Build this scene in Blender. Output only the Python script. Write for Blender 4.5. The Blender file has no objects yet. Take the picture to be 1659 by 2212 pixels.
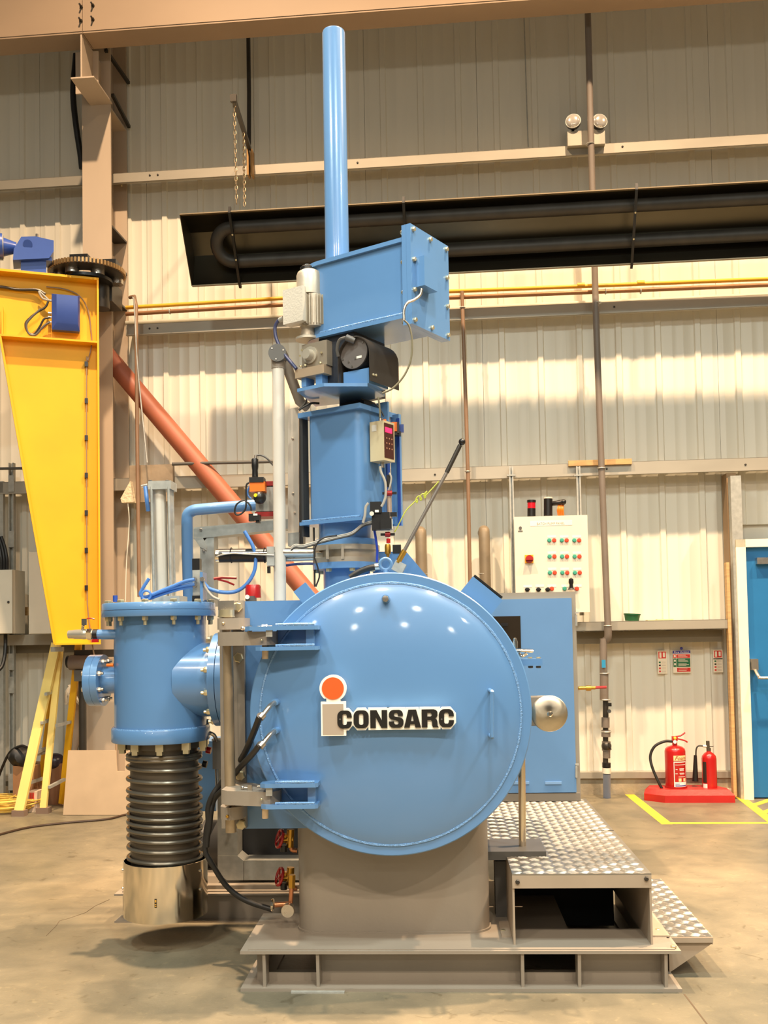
import bpy, bmesh, math, random
from mathutils import Vector as V, Matrix as M
random.seed(7)
S = bpy.context.scene
COL = S.collection
rad = math.radians
# ---------------------------------------------------------------- camera
FPX, CX, CY, HC = 2150.0, 829.5, 1273.0, 1.37          # focal length and principal point in pixels of 1659x2212, eye height
_a, _t, _r = math.atan(115/2150), math.atan(92/2150), 0.018
_f0 = V((-math.sin(_a), math.cos(_a), 0)); _r0 = V((math.cos(_a), math.sin(_a), 0)); _z = V((0, 0, 1))
FW = _f0*math.cos(_t)+_z*math.sin(_t); _u0 = _z*math.cos(_t)-_f0*math.sin(_t)
RT = _r0*math.cos(_r)-_u0*math.sin(_r); UP = _u0*math.cos(_r)+_r0*math.sin(_r)
cd = bpy.data.cameras.new('camera'); cam = bpy.data.objects.new('camera', cd); COL.objects.link(cam)
cam.matrix_world = M(((RT.x, UP.x, -FW.x, 0), (RT.y, UP.y, -FW.y, 0), (RT.z, UP.z, -FW.z, HC), (0, 0, 0, 1)))
cd.sensor_fit = 'VERTICAL'; cd.sensor_height = 36; cd.lens = 36*FPX/2212; cd.shift_y = 166.5/2212
cd.clip_start = .05; cd.clip_end = 100
S.camera = cam
# ---------------------------------------------------------------- world, lamps, exposure
S.view_settings.view_transform = 'Standard'; S.view_settings.look = 'None'
S.view_settings.exposure = 0.0; S.view_settings.gamma = 1.0; S.view_settings.use_curve_mapping = False
w = bpy.data.worlds.new('world'); S.world = w; w.use_nodes = True
w.node_tree.nodes['Background'].inputs[0].default_value = (.76, .74, .66, 1)
w.node_tree.nodes['Background'].inputs[1].default_value = .19
PEACH, COOL = (1, .70, .44), (.90, 1.0, .95)
def lamp(x, y, z, power, color, r=.22, spread=170):
    l = bpy.data.lights.new('high_bay_lamp', 'AREA'); l.shape = 'DISK'; l.size = 2*r; l.energy = power; l.color = color; l.spread = rad(spread)
    o = bpy.data.objects.new('high_bay_lamp', l); COL.objects.link(o); o.location = (x, y, z)
for x in (-1.8, 1.9, 5.6):
    lamp(x, 4.7, 9.3, 560, PEACH, .10, 120)
for x, y in ((-2.2, 2.2), (.4, 1.7), (3.2, 2.2)):
    lamp(x, y, 5.9, 130, COOL)
for x, y in ((-2.6, -.7), (-.7, -1.0), (1.3, -.7), (3.2, -1.0)):
    lamp(x, y, 5.4, 140, (1, .84, .66), .10)
def globe(x, y, z, power, color, r=.16):
    l = bpy.data.lights.new('hall_lamp', 'POINT'); l.shadow_soft_size = r; l.energy = power; l.color = color
    o = bpy.data.objects.new('hall_lamp', l); COL.objects.link(o); o.location = (x, y, z)
for x, y, z in ((-5.2, -5.5, 5.6), (-2.2, -5.5, 5.6), (.8, -5.5, 5.6), (3.8, -5.5, 5.6), (-3.2, -10, 5.8), (.2, -10, 5.8), (3.6, -10, 5.8)):
    globe(x, y, z, 95, (1, .93, .82))
# ---------------------------------------------------------------- helpers: coordinate frames
MA, WA, TA, JA = 0.0, rad(-2.1), rad(-31), rad(22)     # machine, hall wall, charging tower, jib crane: turn about z
def unrot(v, an):
    c, s = math.cos(an), math.sin(an); return V((v[0]*c+v[1]*s, -v[0]*s+v[1]*c, v[2]))
def ray(px, py): return FW+RT*((px-CX)/FPX)+UP*((CY-py)/FPX)
def P(px, py, y, an=0.0):                                # point of the plane y=const (of a frame) seen at a pixel
    d = unrot(ray(px, py), an); k = y/d.y; return V((d.x*k, y, HC+d.z*k))
def Zp(px, py, z, an=0.0):
    d = unrot(ray(px, py), an); k = (z-HC)/d.z; return V((d.x*k, d.y*k, z))
def Xp(px, py, x, an=0.0):
    d = unrot(ray(px, py), an); k = x/d.x; return V((x, d.y*k, HC+d.z*k))
# ---------------------------------------------------------------- materials
MATS = {}
def lin(c): return tuple((v/255/12.92 if v/255 <= .04045 else ((v/255+.055)/1.055)**2.4) for v in c)
def mat(name, rgb, rough=.5, metal=0., coat=0., var=.06, scale=6., bump=0., bscale=40., emit=0., streak=None, rvar=.0, alpha=None):
    if name in MATS: return MATS[name]
    m = bpy.data.materials.new(name); m.use_nodes = True; nt = m.node_tree; N = nt.nodes; L = nt.links
    b = N['Principled BSDF']; c = lin(rgb)
    tc = N.new('ShaderNodeTexCoord'); mp = N.new('ShaderNodeMapping'); L.new(tc.outputs['Object'], mp.inputs[0])
    if streak: mp.inputs['Scale'].default_value = streak
    n = N.new('ShaderNodeTexNoise'); n.inputs['Scale'].default_value = scale; n.inputs['Detail'].default_value = 5; L.new(mp.outputs[0], n.inputs['Vector'])
    r = N.new('ShaderNodeValToRGB'); L.new(n.outputs['Fac'], r.inputs[0])
    r.color_ramp.elements[0].position = .3; r.color_ramp.elements[1].position = .7
    r.color_ramp.elements[0].color = tuple(v*(1-var) for v in c)+(1,); r.color_ramp.elements[1].color = tuple(min(1, v*(1+var)) for v in c)+(1,)
    L.new(r.outputs[0], b.inputs['Base Color'])
    b.inputs['Roughness'].default_value = rough; b.inputs['Metallic'].default_value = metal; b.inputs['Coat Weight'].default_value = coat
    b.inputs['Coat Roughness'].default_value = .07
    if rvar:
        mr = N.new('ShaderNodeMapRange'); mr.inputs[3].default_value = max(.02, rough-rvar); mr.inputs[4].default_value = rough+rvar
        L.new(n.outputs['Fac'], mr.inputs[0]); L.new(mr.outputs[0], b.inputs['Roughness'])
    if bump:
        n2 = N.new('ShaderNodeTexNoise'); n2.inputs['Scale'].default_value = bscale; L.new(mp.outputs[0], n2.inputs['Vector'])
        bp = N.new('ShaderNodeBump'); bp.inputs['Strength'].default_value = bump; bp.inputs['Distance'].default_value = .01
        L.new(n2.outputs['Fac'], bp.inputs['Height']); L.new(bp.outputs[0], b.inputs['Normal'])
    if emit:
        b.inputs['Emission Color'].default_value = c+(1,); b.inputs['Emission Strength'].default_value = emit
    if alpha is not None:
        b.inputs['Transmission Weight'].default_value = alpha
    MATS[name] = m; return m
BLUE = mat('sky_blue_gloss_paint', (94, 138, 186), .3, coat=.5, var=.03, scale=3, bump=.03, bscale=25)
BLUEF = mat('door_blue_gloss_paint', (94, 138, 186), .3, coat=.6, var=.03, scale=2, bump=.03, bscale=12)
WELD = mat('painted_weld_bead', (112, 156, 204), .22, coat=.6, bump=.6, bscale=160)
NAVY = mat('royal_blue_enamel', (48, 80, 160), .35, coat=.3)
GREY = mat('warm_grey_paint', (148, 138, 124), .42, var=.05, scale=4, bump=.05, bscale=60)
GREYD = mat('dark_grey_paint', (88, 86, 82), .45)
BEAMC = mat('beam_primer', (160, 138, 114), .6, var=.12, scale=1.2, streak=(.5, 1, 1))
STEELC = mat('column_primer', (188, 170, 148), .6, var=.10, scale=2.2, streak=(1, 1, .35))
GALV = mat('galvanised_steel', (176, 176, 168), .4, metal=.3, var=.14, scale=26, rvar=.08)
SS = mat('stainless_steel', (200, 192, 180), .28, metal=.95, var=.05, scale=14, rvar=.06)
CHROME = mat('polished_steel', (225, 215, 196), .12, metal=1., var=.03, scale=3, streak=(6, 6, .4))
BRUSH = mat('brushed_steel', (190, 180, 160), .32, metal=1., var=.12, scale=20, streak=(1, 1, 1))
_n = BRUSH.node_tree; _t = _n.nodes.new('ShaderNodeTangent'); _t.direction_type = 'RADIAL'; _t.axis = 'Y'
_n.links.new(_t.outputs[0], _n.nodes['Principled BSDF'].inputs['Tangent']); _n.nodes['Principled BSDF'].inputs['Anisotropic'].default_value = .85
ZINC = mat('zinc_bolt', (208, 196, 160), .32, metal=.75)
BRASS = mat('brass', (196, 150, 62), .3, metal=.85)
COPPER = mat('copper', (196, 132, 92), .32, metal=.8)
COPPERD = mat('dull_copper_pipe', (150, 108, 74), .4, metal=.4, var=.15)
YEL = mat('crane_yellow_paint', (240, 174, 0), .55, coat=.0, var=.05, scale=2.5)
YELP = mat('gas_pipe_yellow', (222, 172, 48), .4)
BLACK = mat('black_plastic', (24, 23, 22), .35)
RUB = mat('black_rubber', (30, 29, 27), .5)
DARK = mat('dark_oiled_steel', (62, 58, 52), .4, metal=.4, var=.15)
SOOT = mat('heater_black_tube', (66, 62, 56), .5, metal=.3, var=.2, scale=8)
REFL = mat('heater_reflector', (92, 86, 72), .3, metal=.9, var=.25, scale=3, streak=(.3, 1, 1))
RED = mat('red_enamel', (176, 22, 20), .3, coat=.4)
REDD = mat('dark_red_plastic', (158, 26, 22), .4)
REDP = mat('red_moulded_plastic', (186, 34, 30), .42, var=.08, bump=.1, bscale=30)
ORANGE = mat('orange_plastic', (240, 120, 24), .4)
LOGO = mat('logo_orange', (255, 92, 28), .5, var=.01)
RUST = mat('red_oxide_primer', (168, 96, 70), .5, var=.12, scale=3)
BROWNP = mat('brown_conduit', (138, 110, 86), .45, var=.12)
PIPEG = mat('grey_pipe', (122, 112, 102), .5, var=.12, scale=3)
WHITE = mat('white_plastic', (240, 236, 222), .4)
CREAM = mat('cream_enamel', (226, 220, 202), .4, var=.03)
WOOD = mat('bare_timber', (196, 158, 106), .65, var=.18, scale=4, streak=(1, 1, 12), bump=.15)
LINER = mat('wall_liner_sheet', (226, 222, 206), .38, coat=.0, var=.03, scale=1.2, streak=(3, 1, .4), rvar=.05)
GIRT = mat('girt_galvanised', (166, 160, 146), .45, metal=.3, var=.06, scale=5, streak=(.4, 1, 1))
CONC = mat('kerb_concrete', (158, 146, 122), .85, var=.2, scale=5, bump=.3)
PLATE = mat('tread_aluminium', (158, 154, 146), .36, metal=.8, var=.08, scale=10)
DOORB = mat('door_blue_laminate', (34, 112, 170), .4, var=.06, scale=3)
YLINE = mat('floor_line_yellow', (236, 206, 60), .55, var=.12, scale=14)
GREENT = mat('teal_button', (64, 160, 136), .4)
GREENP = mat('green_plastic', (32, 92, 54), .45)
BOARD = mat('card_board_sheet', (206, 180, 148), .55, var=.06)
CARD = mat('brown_cardboard', (168, 122, 82), .8, var=.12)
CABLEB = mat('blue_air_hose', (80, 130, 198), .3)
CABLEG = mat('grey_cable', (170, 164, 152), .45)
GLASS = mat('lamp_glass', (230, 226, 216), .08, var=.0, alpha=.7)
PORC = mat('panel_cream', (224, 216, 198), .35, var=.02)
GRNY = mat('earth_wire_green_yellow', (190, 196, 70), .4)
def concrete_mat():
    m = bpy.data.materials.new('worn_concrete_floor'); m.use_nodes = True; nt = m.node_tree; N = nt.nodes; L = nt.links; b = N['Principled BSDF']
    tc = N.new('ShaderNodeTexCoord')
    def noise(s, d, dist=0):
        n = N.new('ShaderNodeTexNoise'); n.inputs['Scale'].default_value = s; n.inputs['Detail'].default_value = d; n.inputs['Distortion'].default_value = dist
        L.new(tc.outputs['Object'], n.inputs['Vector']); return n
    def ramp(n, p0, c0, p1, c1):
        r = N.new('ShaderNodeValToRGB'); e = r.color_ramp.elements; e[0].position = p0; e[1].position = p1; e[0].color = c0+(1,); e[1].color = c1+(1,); L.new(n.outputs['Fac'], r.inputs[0]); return r
    a = ramp(noise(.9, 8, .6), .32, lin((104, 100, 84)), .7, lin((144, 133, 110)))
    c = ramp(noise(4.5, 9, .5), .34, (.74, .75, .76), .66, (1.04, 1.02, 1))
    d = ramp(noise(26, 6, 1.2), .60, (1, 1, 1), .74, (1.25, 1.22, 1.15))
    e = ramp(noise(9, 3, 2.0), .27, (.72, .70, .66), .36, (1, 1, 1))
    prev = a.outputs[0]
    for x in (c, d, e):
        mx = N.new('ShaderNodeMix'); mx.data_type = 'RGBA'; mx.blend_type = 'MULTIPLY'; mx.inputs[0].default_value = 1
        L.new(prev, mx.inputs[6]); L.new(x.outputs[0], mx.inputs[7]); prev = mx.outputs[2]
    L.new(prev, b.inputs['Base Color'])
    rr = N.new('ShaderNodeMapRange'); rr.inputs[3].default_value = .28; rr.inputs[4].default_value = .62; n = noise(2.2, 6); L.new(n.outputs['Fac'], rr.inputs[0]); L.new(rr.outputs[0], b.inputs['Roughness'])
    bp = N.new('ShaderNodeBump'); bp.inputs['Strength'].default_value = .12; bp.inputs['Distance'].default_value = .01; L.new(noise(60, 4).outputs['Fac'], bp.inputs['Height']); L.new(bp.outputs[0], b.inputs['Normal'])
    return m
FLOORM = concrete_mat()
# ---------------------------------------------------------------- helpers: meshes
class MB:
    def __init__(s): s.bm = bmesh.new(); s.smooth = False
    def _f(s, vs, sm=False):
        try: f = s.bm.faces.new(vs); f.smooth = sm; return f
        except ValueError: return None
    def box(s, a, b, tf=None):
        x0, x1 = sorted((a[0], b[0])); y0, y1 = sorted((a[1], b[1])); z0, z1 = sorted((a[2], b[2]))
        v = [V(p) for p in ((x0, y0, z0), (x1, y0, z0), (x1, y1, z0), (x0, y1, z0), (x0, y0, z1), (x1, y0, z1), (x1, y1, z1), (x0, y1, z1))]
        if tf: v = [tf @ p for p in v]
        v = [s.bm.verts.new(p) for p in v]
        for q in ((3, 2, 1, 0), (4, 5, 6, 7), (0, 1, 5, 4), (1, 2, 6, 5), (2, 3, 7, 6), (3, 0, 4, 7)): s._f([v[i] for i in q])
        return s
    def prism(s, poly, axis, d0, d1):           # poly: 2D points; axis: 'x','y','z' = extrusion direction
        def mk(p, d): return {'x': (d, p[0], p[1]), 'y': (p[0], d, p[1]), 'z': (p[0], p[1], d)}[axis]
        A = [s.bm.verts.new(mk(p, d0)) for p in poly]; B = [s.bm.verts.new(mk(p, d1)) for p in poly]; n = len(poly)
        s._f(A); s._f(B[::-1])
        for i in range(n): s._f([A[i], B[i], B[(i+1) % n], A[(i+1) % n]])
        return s
    def lathe(s, prof, c, axis=(0, 0, 1), n=32, closed=False):   # prof: (radius, height along axis)
        ax = V(axis).normalized(); u = ax.orthogonal().normalized(); w_ = ax.cross(u); c = V(c); R = []
        for r, h in prof:
            if r < 1e-6: R.append([s.bm.verts.new(c+ax*h)])
            else: R.append([s.bm.verts.new(c+ax*h+(u*math.cos(2*math.pi*k/n)+w_*math.sin(2*math.pi*k/n))*r) for k in range(n)])
        m = len(R)
        for i in range(m if closed else m-1):
            A, B = R[i], R[(i+1) % m]
            for k in range(n):
                k2 = (k+1) % n
                if len(A) == 1 and len(B) == 1: continue
                if len(A) == 1: s._f([A[0], B[k], B[k2]], True)
                elif len(B) == 1: s._f([A[k], B[0], A[k2]], True)
                else: s._f([A[k], B[k], B[k2], A[k2]], True)
        return s
    def cyl(s, a, b, r, n=16, r2=None):
        a, b = V(a), V(b); L = (b-a).length; r2 = r if r2 is None else r2
        return s.lathe([(0, 0), (r, 0), (r2, L), (0, L)], a, b-a, n)
    def ring(s, c, axis, R, r, n=40, m=8):
        return s.lathe([(R+r*math.cos(2*math.pi*i/m), r*math.sin(2*math.pi*i/m)) for i in range(m)], c, axis, n, True)
    def sphere(s, c, r, n=16, sc=1.0):
        return s.lathe([(r*math.sin(math.pi*i/(n//2)), -r*sc*math.cos(math.pi*i/(n//2))) for i in range(n//2+1)], c, (0, 0, 1), n)
    def tube(s, pts, r, n=8, smooth=6, cap=True):
        p = [V(q) for q in pts]
        if smooth and len(p) > 2:
            q = [p[0]*2-p[1]]+p+[p[-1]*2-p[-2]]; o = []
            for i in range(1, len(q)-2):
                for k in range(smooth):
                    t = k/smooth; a, b, c, d = q[i-1], q[i], q[i+1], q[i+2]
                    o.append(.5*((2*b)+(c-a)*t+(2*a-5*b+4*c-d)*t*t+(-a+3*b-3*c+d)*t**3))
            p = o+[p[-1]]
        T = [(p[min(i+1, len(p)-1)]-p[max(i-1, 0)]).normalized() for i in range(len(p))]
        u = T[0].orthogonal().normalized(); R = []
        for i, c in enumerate(p):
            u = (u-T[i]*u.dot(T[i])); u = u.normalized() if u.length > 1e-6 else T[i].orthogonal().normalized(); v = T[i].cross(u)
            R.append([s.bm.verts.new(c+(u*math.cos(2*math.pi*k/n)+v*math.sin(2*math.pi*k/n))*r) for k in range(n)])
        for A, B in zip(R, R[1:]):
            for k in range(n): s._f([A[k], A[(k+1) % n], B[(k+1) % n], B[k]], True)
        if cap: s._f(R[0][::-1]); s._f(R[-1])
        return s
    def text(s, body, x0, x1, z0, z1, y, d=.002, bold=0., shear=0.):   # lettering on a plane y=const facing -y
        cu = bpy.data.curves.new('t', 'FONT'); cu.body = body; cu.offset = bold; cu.shear = shear; cu.resolution_u = 3
        ob = bpy.data.objects.new('t', cu); COL.objects.link(ob)
        me = bpy.data.meshes.new_from_object(ob.evaluated_get(bpy.context.evaluated_depsgraph_get()))
        xs = [v.co.x for v in me.vertices]; ys = [v.co.y for v in me.vertices]
        ax, bx, ay, by = min(xs), max(xs), min(ys), max(ys)
        f = lambda c, yy: (x0+(c.x-ax)/(bx-ax)*(x1-x0), yy, z0+(c.y-ay)/(by-ay)*(z1-z0))
        A = [s.bm.verts.new(f(v.co, y)) for v in me.vertices]; B = [s.bm.verts.new(f(v.co, y+d)) for v in me.vertices]
        ec = {}
        for p in me.polygons:
            s._f([A[i] for i in p.vertices]); vs = list(p.vertices)
            for i in range(len(vs)):
                k = (vs[i], vs[(i+1) % len(vs)]); ec[frozenset(k)] = ec.get(frozenset(k), [])+[k]
        for ks in ec.values():
            if len(ks) == 1: i, j = ks[0]; s._f([A[j], A[i], B[i], B[j]])
        bpy.data.objects.remove(ob); bpy.data.curves.remove(cu); bpy.data.meshes.remove(me)
        return s
    def mesh(s, name, m, off=V((0, 0, 0)), bevel=0.):
        bm = s.bm
        if bevel:
            es = [e for e in bm.edges if len(e.link_faces) == 2 and e.calc_face_angle(0) > .6]
            bmesh.ops.bevel(bm, geom=es, offset=bevel, segments=2, affect='EDGES', clamp_overlap=True)
        bmesh.ops.recalc_face_normals(bm, faces=bm.faces)
        for v in bm.verts: v.co -= off
        me = bpy.data.meshes.new(name); bm.to_mesh(me); me.materials.append(m)
        try: me.set_sharp_from_angle(angle=rad(38))
        except Exception: pass
        bm.free(); return me
    def lo(s):
        xs = [v.co for v in s.bm.verts]
        return V(((min(c.x for c in xs)+max(c.x for c in xs))/2, (min(c.y for c in xs)+max(c.y for c in xs))/2, min(c.z for c in xs)))
def place(o, base, an): o.location = M.Rotation(an, 4, 'Z') @ V(base); o.rotation_euler = (0, 0, an)
def tag(o, label, cat, group=None, kind=None):
    if label: o['label'] = label
    if cat: o['category'] = cat
    if group: o['group'] = group
    if kind: o['kind'] = kind
    return o
def thing(name, label, cat, base, an=0.0, group=None, kind=None):
    o = bpy.data.objects.new(name, None); o.empty_display_size = .1; COL.objects.link(o); place(o, base, an); tag(o, label, cat, group, kind)
    OFF[o.name] = V(base); return o
OFF = {}
def part(par, name, mb, m, label=None, bevel=0., kind=None):
    off = OFF[par.name]; me = mb.mesh(name, m, off, bevel)
    o = bpy.data.objects.new(name, me); COL.objects.link(o); o.parent = par; OFF[o.name] = off
    if label: o['label'] = label
    if kind: o['kind'] = kind
    return o
def solo(name, label, cat, mb, m, an=0.0, group=None, kind=None, bevel=0.):
    base = mb.lo(); me = mb.mesh(name, m, base, bevel)
    o = bpy.data.objects.new(name, me); COL.objects.link(o); place(o, base, an); tag(o, label, cat, group, kind); OFF[o.name] = base; return o
def many(par, name, pts, axis, mb, m, label=None):      # alike pieces sharing one mesh, built along +z and turned onto axis
    me = mb.mesh(name, m); q = V((0, 0, 1)).rotation_difference(V(axis))
    for p in pts:
        o = bpy.data.objects.new(name, me); COL.objects.link(o); o.parent = par; o.location = V(p)-OFF[par.name]; o.rotation_mode = 'QUATERNION'; o.rotation_quaternion = q
        if label: o['label'] = label
def bolt(r=.012, L=.012, stud=.0):
    b = MB(); b.lathe([(0, 0), (r, 0), (r, L*.8), (r*.8, L), (0, L)], (0, 0, 0), (0, 0, 1), 6)
    if stud: b.cyl((0, 0, L), (0, 0, L+stud), r*.55, 8)
    return b
def rb(mb, px0, py0, px1, py1, y0, y1, an=0.0):         # box whose front face fills a pixel rectangle at depth y0
    a = P(px0, (py0+py1)/2, y0, an).x; b = P(px1, (py0+py1)/2, y0, an).x; z1 = P((px0+px1)/2, py0, y0, an).z; z0 = P((px0+px1)/2, py1, y0, an).z
    return mb.box((a, y0, z0), (b, y1, z1))
def W(px, py, y): return P(px, py, y, WA)
def plan(cx, cy, hx, hy, r, n=5):                        # rounded rectangle outline
    o = []
    for sx, sy, a0 in ((1, 1, 0), (-1, 1, 90), (-1, -1, 180), (1, -1, 270)):
        for i in range(n+1):
            a = rad(a0+90*i/n); o.append((cx+sx*(hx-r)+r*math.cos(a), cy+sy*(hy-r)+r*math.sin(a)))
    return o
# ================================================================ THE HALL
WY = 8.42
fl = thing('floor', None, None, (0, 2, 0), 0, kind='structure')
part(fl, 'slab', MB().box((-14, -7, -.12), (14, 13, 0)), FLOORM)
def strip(a, b, wd, z0=.0, z1=.0015):
    a, b = V(a), V(b); d = (b-a).normalized(); n = V((-d.y, d.x, 0))*wd/2; m = MB()
    m.prism([((a+n).x, (a+n).y), ((b+n).x, (b+n).y), ((b-n).x, (b-n).y), ((a-n).x, (a-n).y)], 'z', z0, z1); return m
for k_, (p, q, wd) in enumerate((((1354, 1712), (1441, 1781), .075), ((1434, 1779), (1800, 1778), .05), ((1598, 1722), (1700, 1800), .07))+tuple(((1622+i*22, 1742+i*16), (1665+i*30, 1728+i*12), .06) for i in range(4))):
    part(fl, 'painted_line', strip(Zp(p[0], p[1], 0), Zp(q[0], q[1], 0), wd, -.002, .0012+.0003*k_), YLINE)
JOINT = mat('joint_filler', (84, 70, 52), .8)
ck = [Zp(x, y, 0) for x, y in ((100, 2022), (122, 2000), (128, 1990), (150, 1984), (185, 1972), (205, 1958), (236, 1944))]
for k_ in range(len(ck)-1): part(fl, 'floor_crack', strip(ck[k_], ck[k_+1], .0035, 0, .0006+.0001*k_), JOINT)
part(fl, 'floor_joint', strip(Zp(1478, 2148, 0), Zp(1560, 2256, 0), .006, 0, .0008), JOINT)
wb = thing('wall_back', None, None, (0, WY, 0), WA, kind='structure')
part(wb, 'backing', MB().box((-7, WY+.06, 0), (6, WY+.16, 8.6)), LINER)
PER = .3245; X0 = W(1233, 60, WY).x
def sheet(x0, x1, z0, z1, y):
    pr = []; k = math.floor((x0-X0)/PER)-1
    pts = []
    while X0+k*PER < x1+PER:
        c = X0+k*PER
        pts += [(c-.030, 0), (c-.020, -.017), (c+.020, -.017), (c+.030, 0)]
        for f in (.36, .64):
            q = c+PER*f; pts += [(q-.010, 0), (q-.004, -.003), (q+.004, -.003), (q+.010, 0)]
        k += 1
    pts = [p for p in pts if x0 < p[0] < x1]; pts = [(x0, 0)]+pts+[(x1, 0)]
    m = MB(); F = [(p[0], y+p[1]) for p in pts]; m.prism(F+[(x1, y+.012), (x0, y+.012)], 'z', z0, z1); return m
tiers = [(.135, 2.70, WY+.022), (2.70, 4.03, WY+.003), (4.03, 5.37, WY-.004), (5.37, 8.5, WY-.010)]
xj = X0+PER*.5-PER*3*9
for ti, (z0, z1, y) in enumerate(tiers):
    for i in range(16):
        a = xj+i*PER*3; b = a+PER*3-.0025
        if a > 4.6: continue
        if ti == 0 and b > 2.12:
            if a < 2.1: part(wb, 'wall_panel', sheet(a, 2.1, z0, z1, y), LINER)
            elif a < 4: part(wb, 'wall_panel', sheet(a, b, 2.2, z1, y), LINER)
            continue
        part(wb, 'wall_panel', sheet(a, b, z0, z1, y), LINER)
part(wb, 'wall_panel', sheet(2.1, 2.55, 2.2, 2.70, WY+.022), LINER)
for a in (3.26, 4.235): part(wb, 'wall_panel', sheet(a, a+.97, .135, 2.198, WY+.022), LINER)
bb = solo('baseboard_back', None, None, MB().box((-7, 8.37, 0), (2.08, 8.5, .135)), CONC, WA, kind='structure')
part(bb, 'drip_flashing', MB().box((-7, 8.352, .135), (2.06, 8.44, .185)), GIRT)
# wall rails (girts): C sections with lips
def girt(x0, x1, z, h, y0=8.2, y1=None, nm='trim_1'):
    y1 = WY-.03 if y1 is None else y1
    m = MB().box((x0, y0, z-h/2), (x1, y0+.004, z+h/2)).box((x0, y0, z+h/2-.004), (x1, y1, z+h/2)).box((x0, y0, z-h/2), (x1, y0+.03, z-h/2+.004))
    m.box((x0, y0-.006, z-h/2), (x1, y0, z-h/2+.012))
    o = solo(nm, None, None, m, GIRT, WA, kind='structure'); return o
g1 = girt(-7, 6, 5.325, .085, 8.2, nm='trim_1')
g2 = girt(-2.93, 6, 4.0, .095, 8.22, nm='trim_2')
g3 = girt(-7, 6, 2.665, .105, 8.2, nm='trim_3')
g4 = solo('trim_4', None, None, MB().box((.80, 8.16, 1.345), (2.03, 8.164, 1.42)).box((.80, 8.16, 1.415), (2.03, WY, 1.42)).box((.80, 8.16, 1.345), (2.03, 8.2, 1.35)), GIRT, WA, kind='structure')
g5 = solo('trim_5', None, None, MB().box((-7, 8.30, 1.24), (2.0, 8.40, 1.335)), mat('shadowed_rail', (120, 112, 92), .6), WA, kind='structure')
g6 = solo('trim_6', None, None, MB().box((-7, 8.16, 1.31), (-3.3, 8.4, 1.40)), GIRT, WA, kind='structure')
for g, xs in ((g1, (-2.7, -2.63, -.9, 1.3)), (g2, (-2.72, -2.65, 1.2)), (g3, (-.3, 1.1, 2.2))):
    z = OFF[g.name].z+.05
    many(g, 'bolt', [(x, 8.2 if g is not g2 else 8.22, z) for x in xs], (0, -1, 0), bolt(.009, .006), DARK)
# column
def isec(m, x0, x1, y0, y1, z0, z1, tf=.016, tw=.01):
    xc = (x0+x1)/2
    m.box((x0, y0, z0), (x1, y0+tf, z1)).box((x0, y1-tf, z0), (x1, y1, z1)).box((xc-tw/2, y0+tf, z0), (xc+tw/2, y1-tf, z1)); return m
cx0, cx1 = W(179, 600, 7.97).x, W(241, 600, 7.97).x
col = thing('steel_column', 'tall beige-grey steel H-section column with rust stains against the corrugated wall', 'column', ((cx0+cx1)/2, 8.17, 0), WA)
part(col, 'shaft', isec(MB(), cx0, cx1, 7.97, 8.37, 0, 7.2), STEELC)
xm = (cx0+cx1)/2
for px, py in ((241, 488), (241, 560), (244, 640), (241, 235)):
    z = W(px, py, 7.99).z
    part(col, 'stiffener', MB().box((xm+.006, 7.986, z-.008), (cx1-.002, 8.354, z+.008)), DARK if py > 300 else STEELC)
    part(col, 'stiffener', MB().box((cx0+.002, 7.986, z-.006), (xm-.006, 8.354, z+.006)), STEELC)
zb = P(180, 172, 7.6, WA).z
xa, xb = W(155, 165, 7.58).x, W(205, 163, 7.58).x
cb = part(col, 'corbel_plate', MB().box((xa, 7.56, zb-.012), (xb, 7.97, zb)), STEELC)
part(col, 'corbel_fin', MB().box((W(177, 120, 7.58).x-.006, 7.565, zb), (W(177, 120, 7.58).x+.006, 7.97, 6.215)), STEELC)
part(col, 'corbel_back_plate', MB().box((W(163, 130, 7.8).x, 7.80, zb), (W(212, 130, 7.8).x, 7.815, 6.215)), STEELC)
part(col, 'column_foot_plate', MB().box((cx0-.06, 7.9, 0), (cx1+.06, 8.4, .02)), STEELC)
many(col, 'bolt', [(cx1-.05, 8.37-.02, W(252, 384, 8.2).z)], (1, 0, 0), bolt(.012, .012), ZINC)
# diagonal stays behind the beam
st = thing('roof_brace', 'pair of dark diagonal steel angles behind the top of the beige column', 'brace', W(270, 250, 8.1), WA)
for (a, b) in (((228, 108, 7.95), (278, 180, 8.35)), ((243, 205, 7.99), (279, 275, 8.36))):
    p, q = W(*a), W(*b); part(st, 'brace_angle', MB().tube([p, q], .018, 4, 0), DARK)
# crane runway beam
beam = thing('crane_beam', 'big cream-grey overhead steel beam running across the top of the picture', 'beam', (0, 7.67, 6.22), WA)
xs = W(189, 40, 7.66).x
for a, b in ((-6.5, xs-.002), (xs+.002, 6)):
    m = MB().box((a, 7.56, 6.22), (b, 7.78, 6.24)).box((a, 7.56, 7.1), (b, 7.78, 7.12)).box((a, 7.665, 6.24), (b, 7.675, 7.1))
    m.box((a, 7.555, 6.235), (b, 7.575, 7.08))
    part(beam, 'girder_length', m, BEAMC)
many(beam, 'bolt', [tuple(W(px, py, 7.555)) for px, py in ((176, 16), (201, 13), (175, 46), (201, 43))], (0, -1, 0), bolt(.014, .014, .03), DARK)
# rust-red diagonal tube
a, b = W(226, 762, 8.17), W(690, 1312, 8.04)
solo('diagonal_brace_tube', 'thick red-oxide painted steel tube slanting down across the wall behind the machine', 'pipe', MB().cyl(a, b, .078, 24), RUST, WA)
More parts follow.
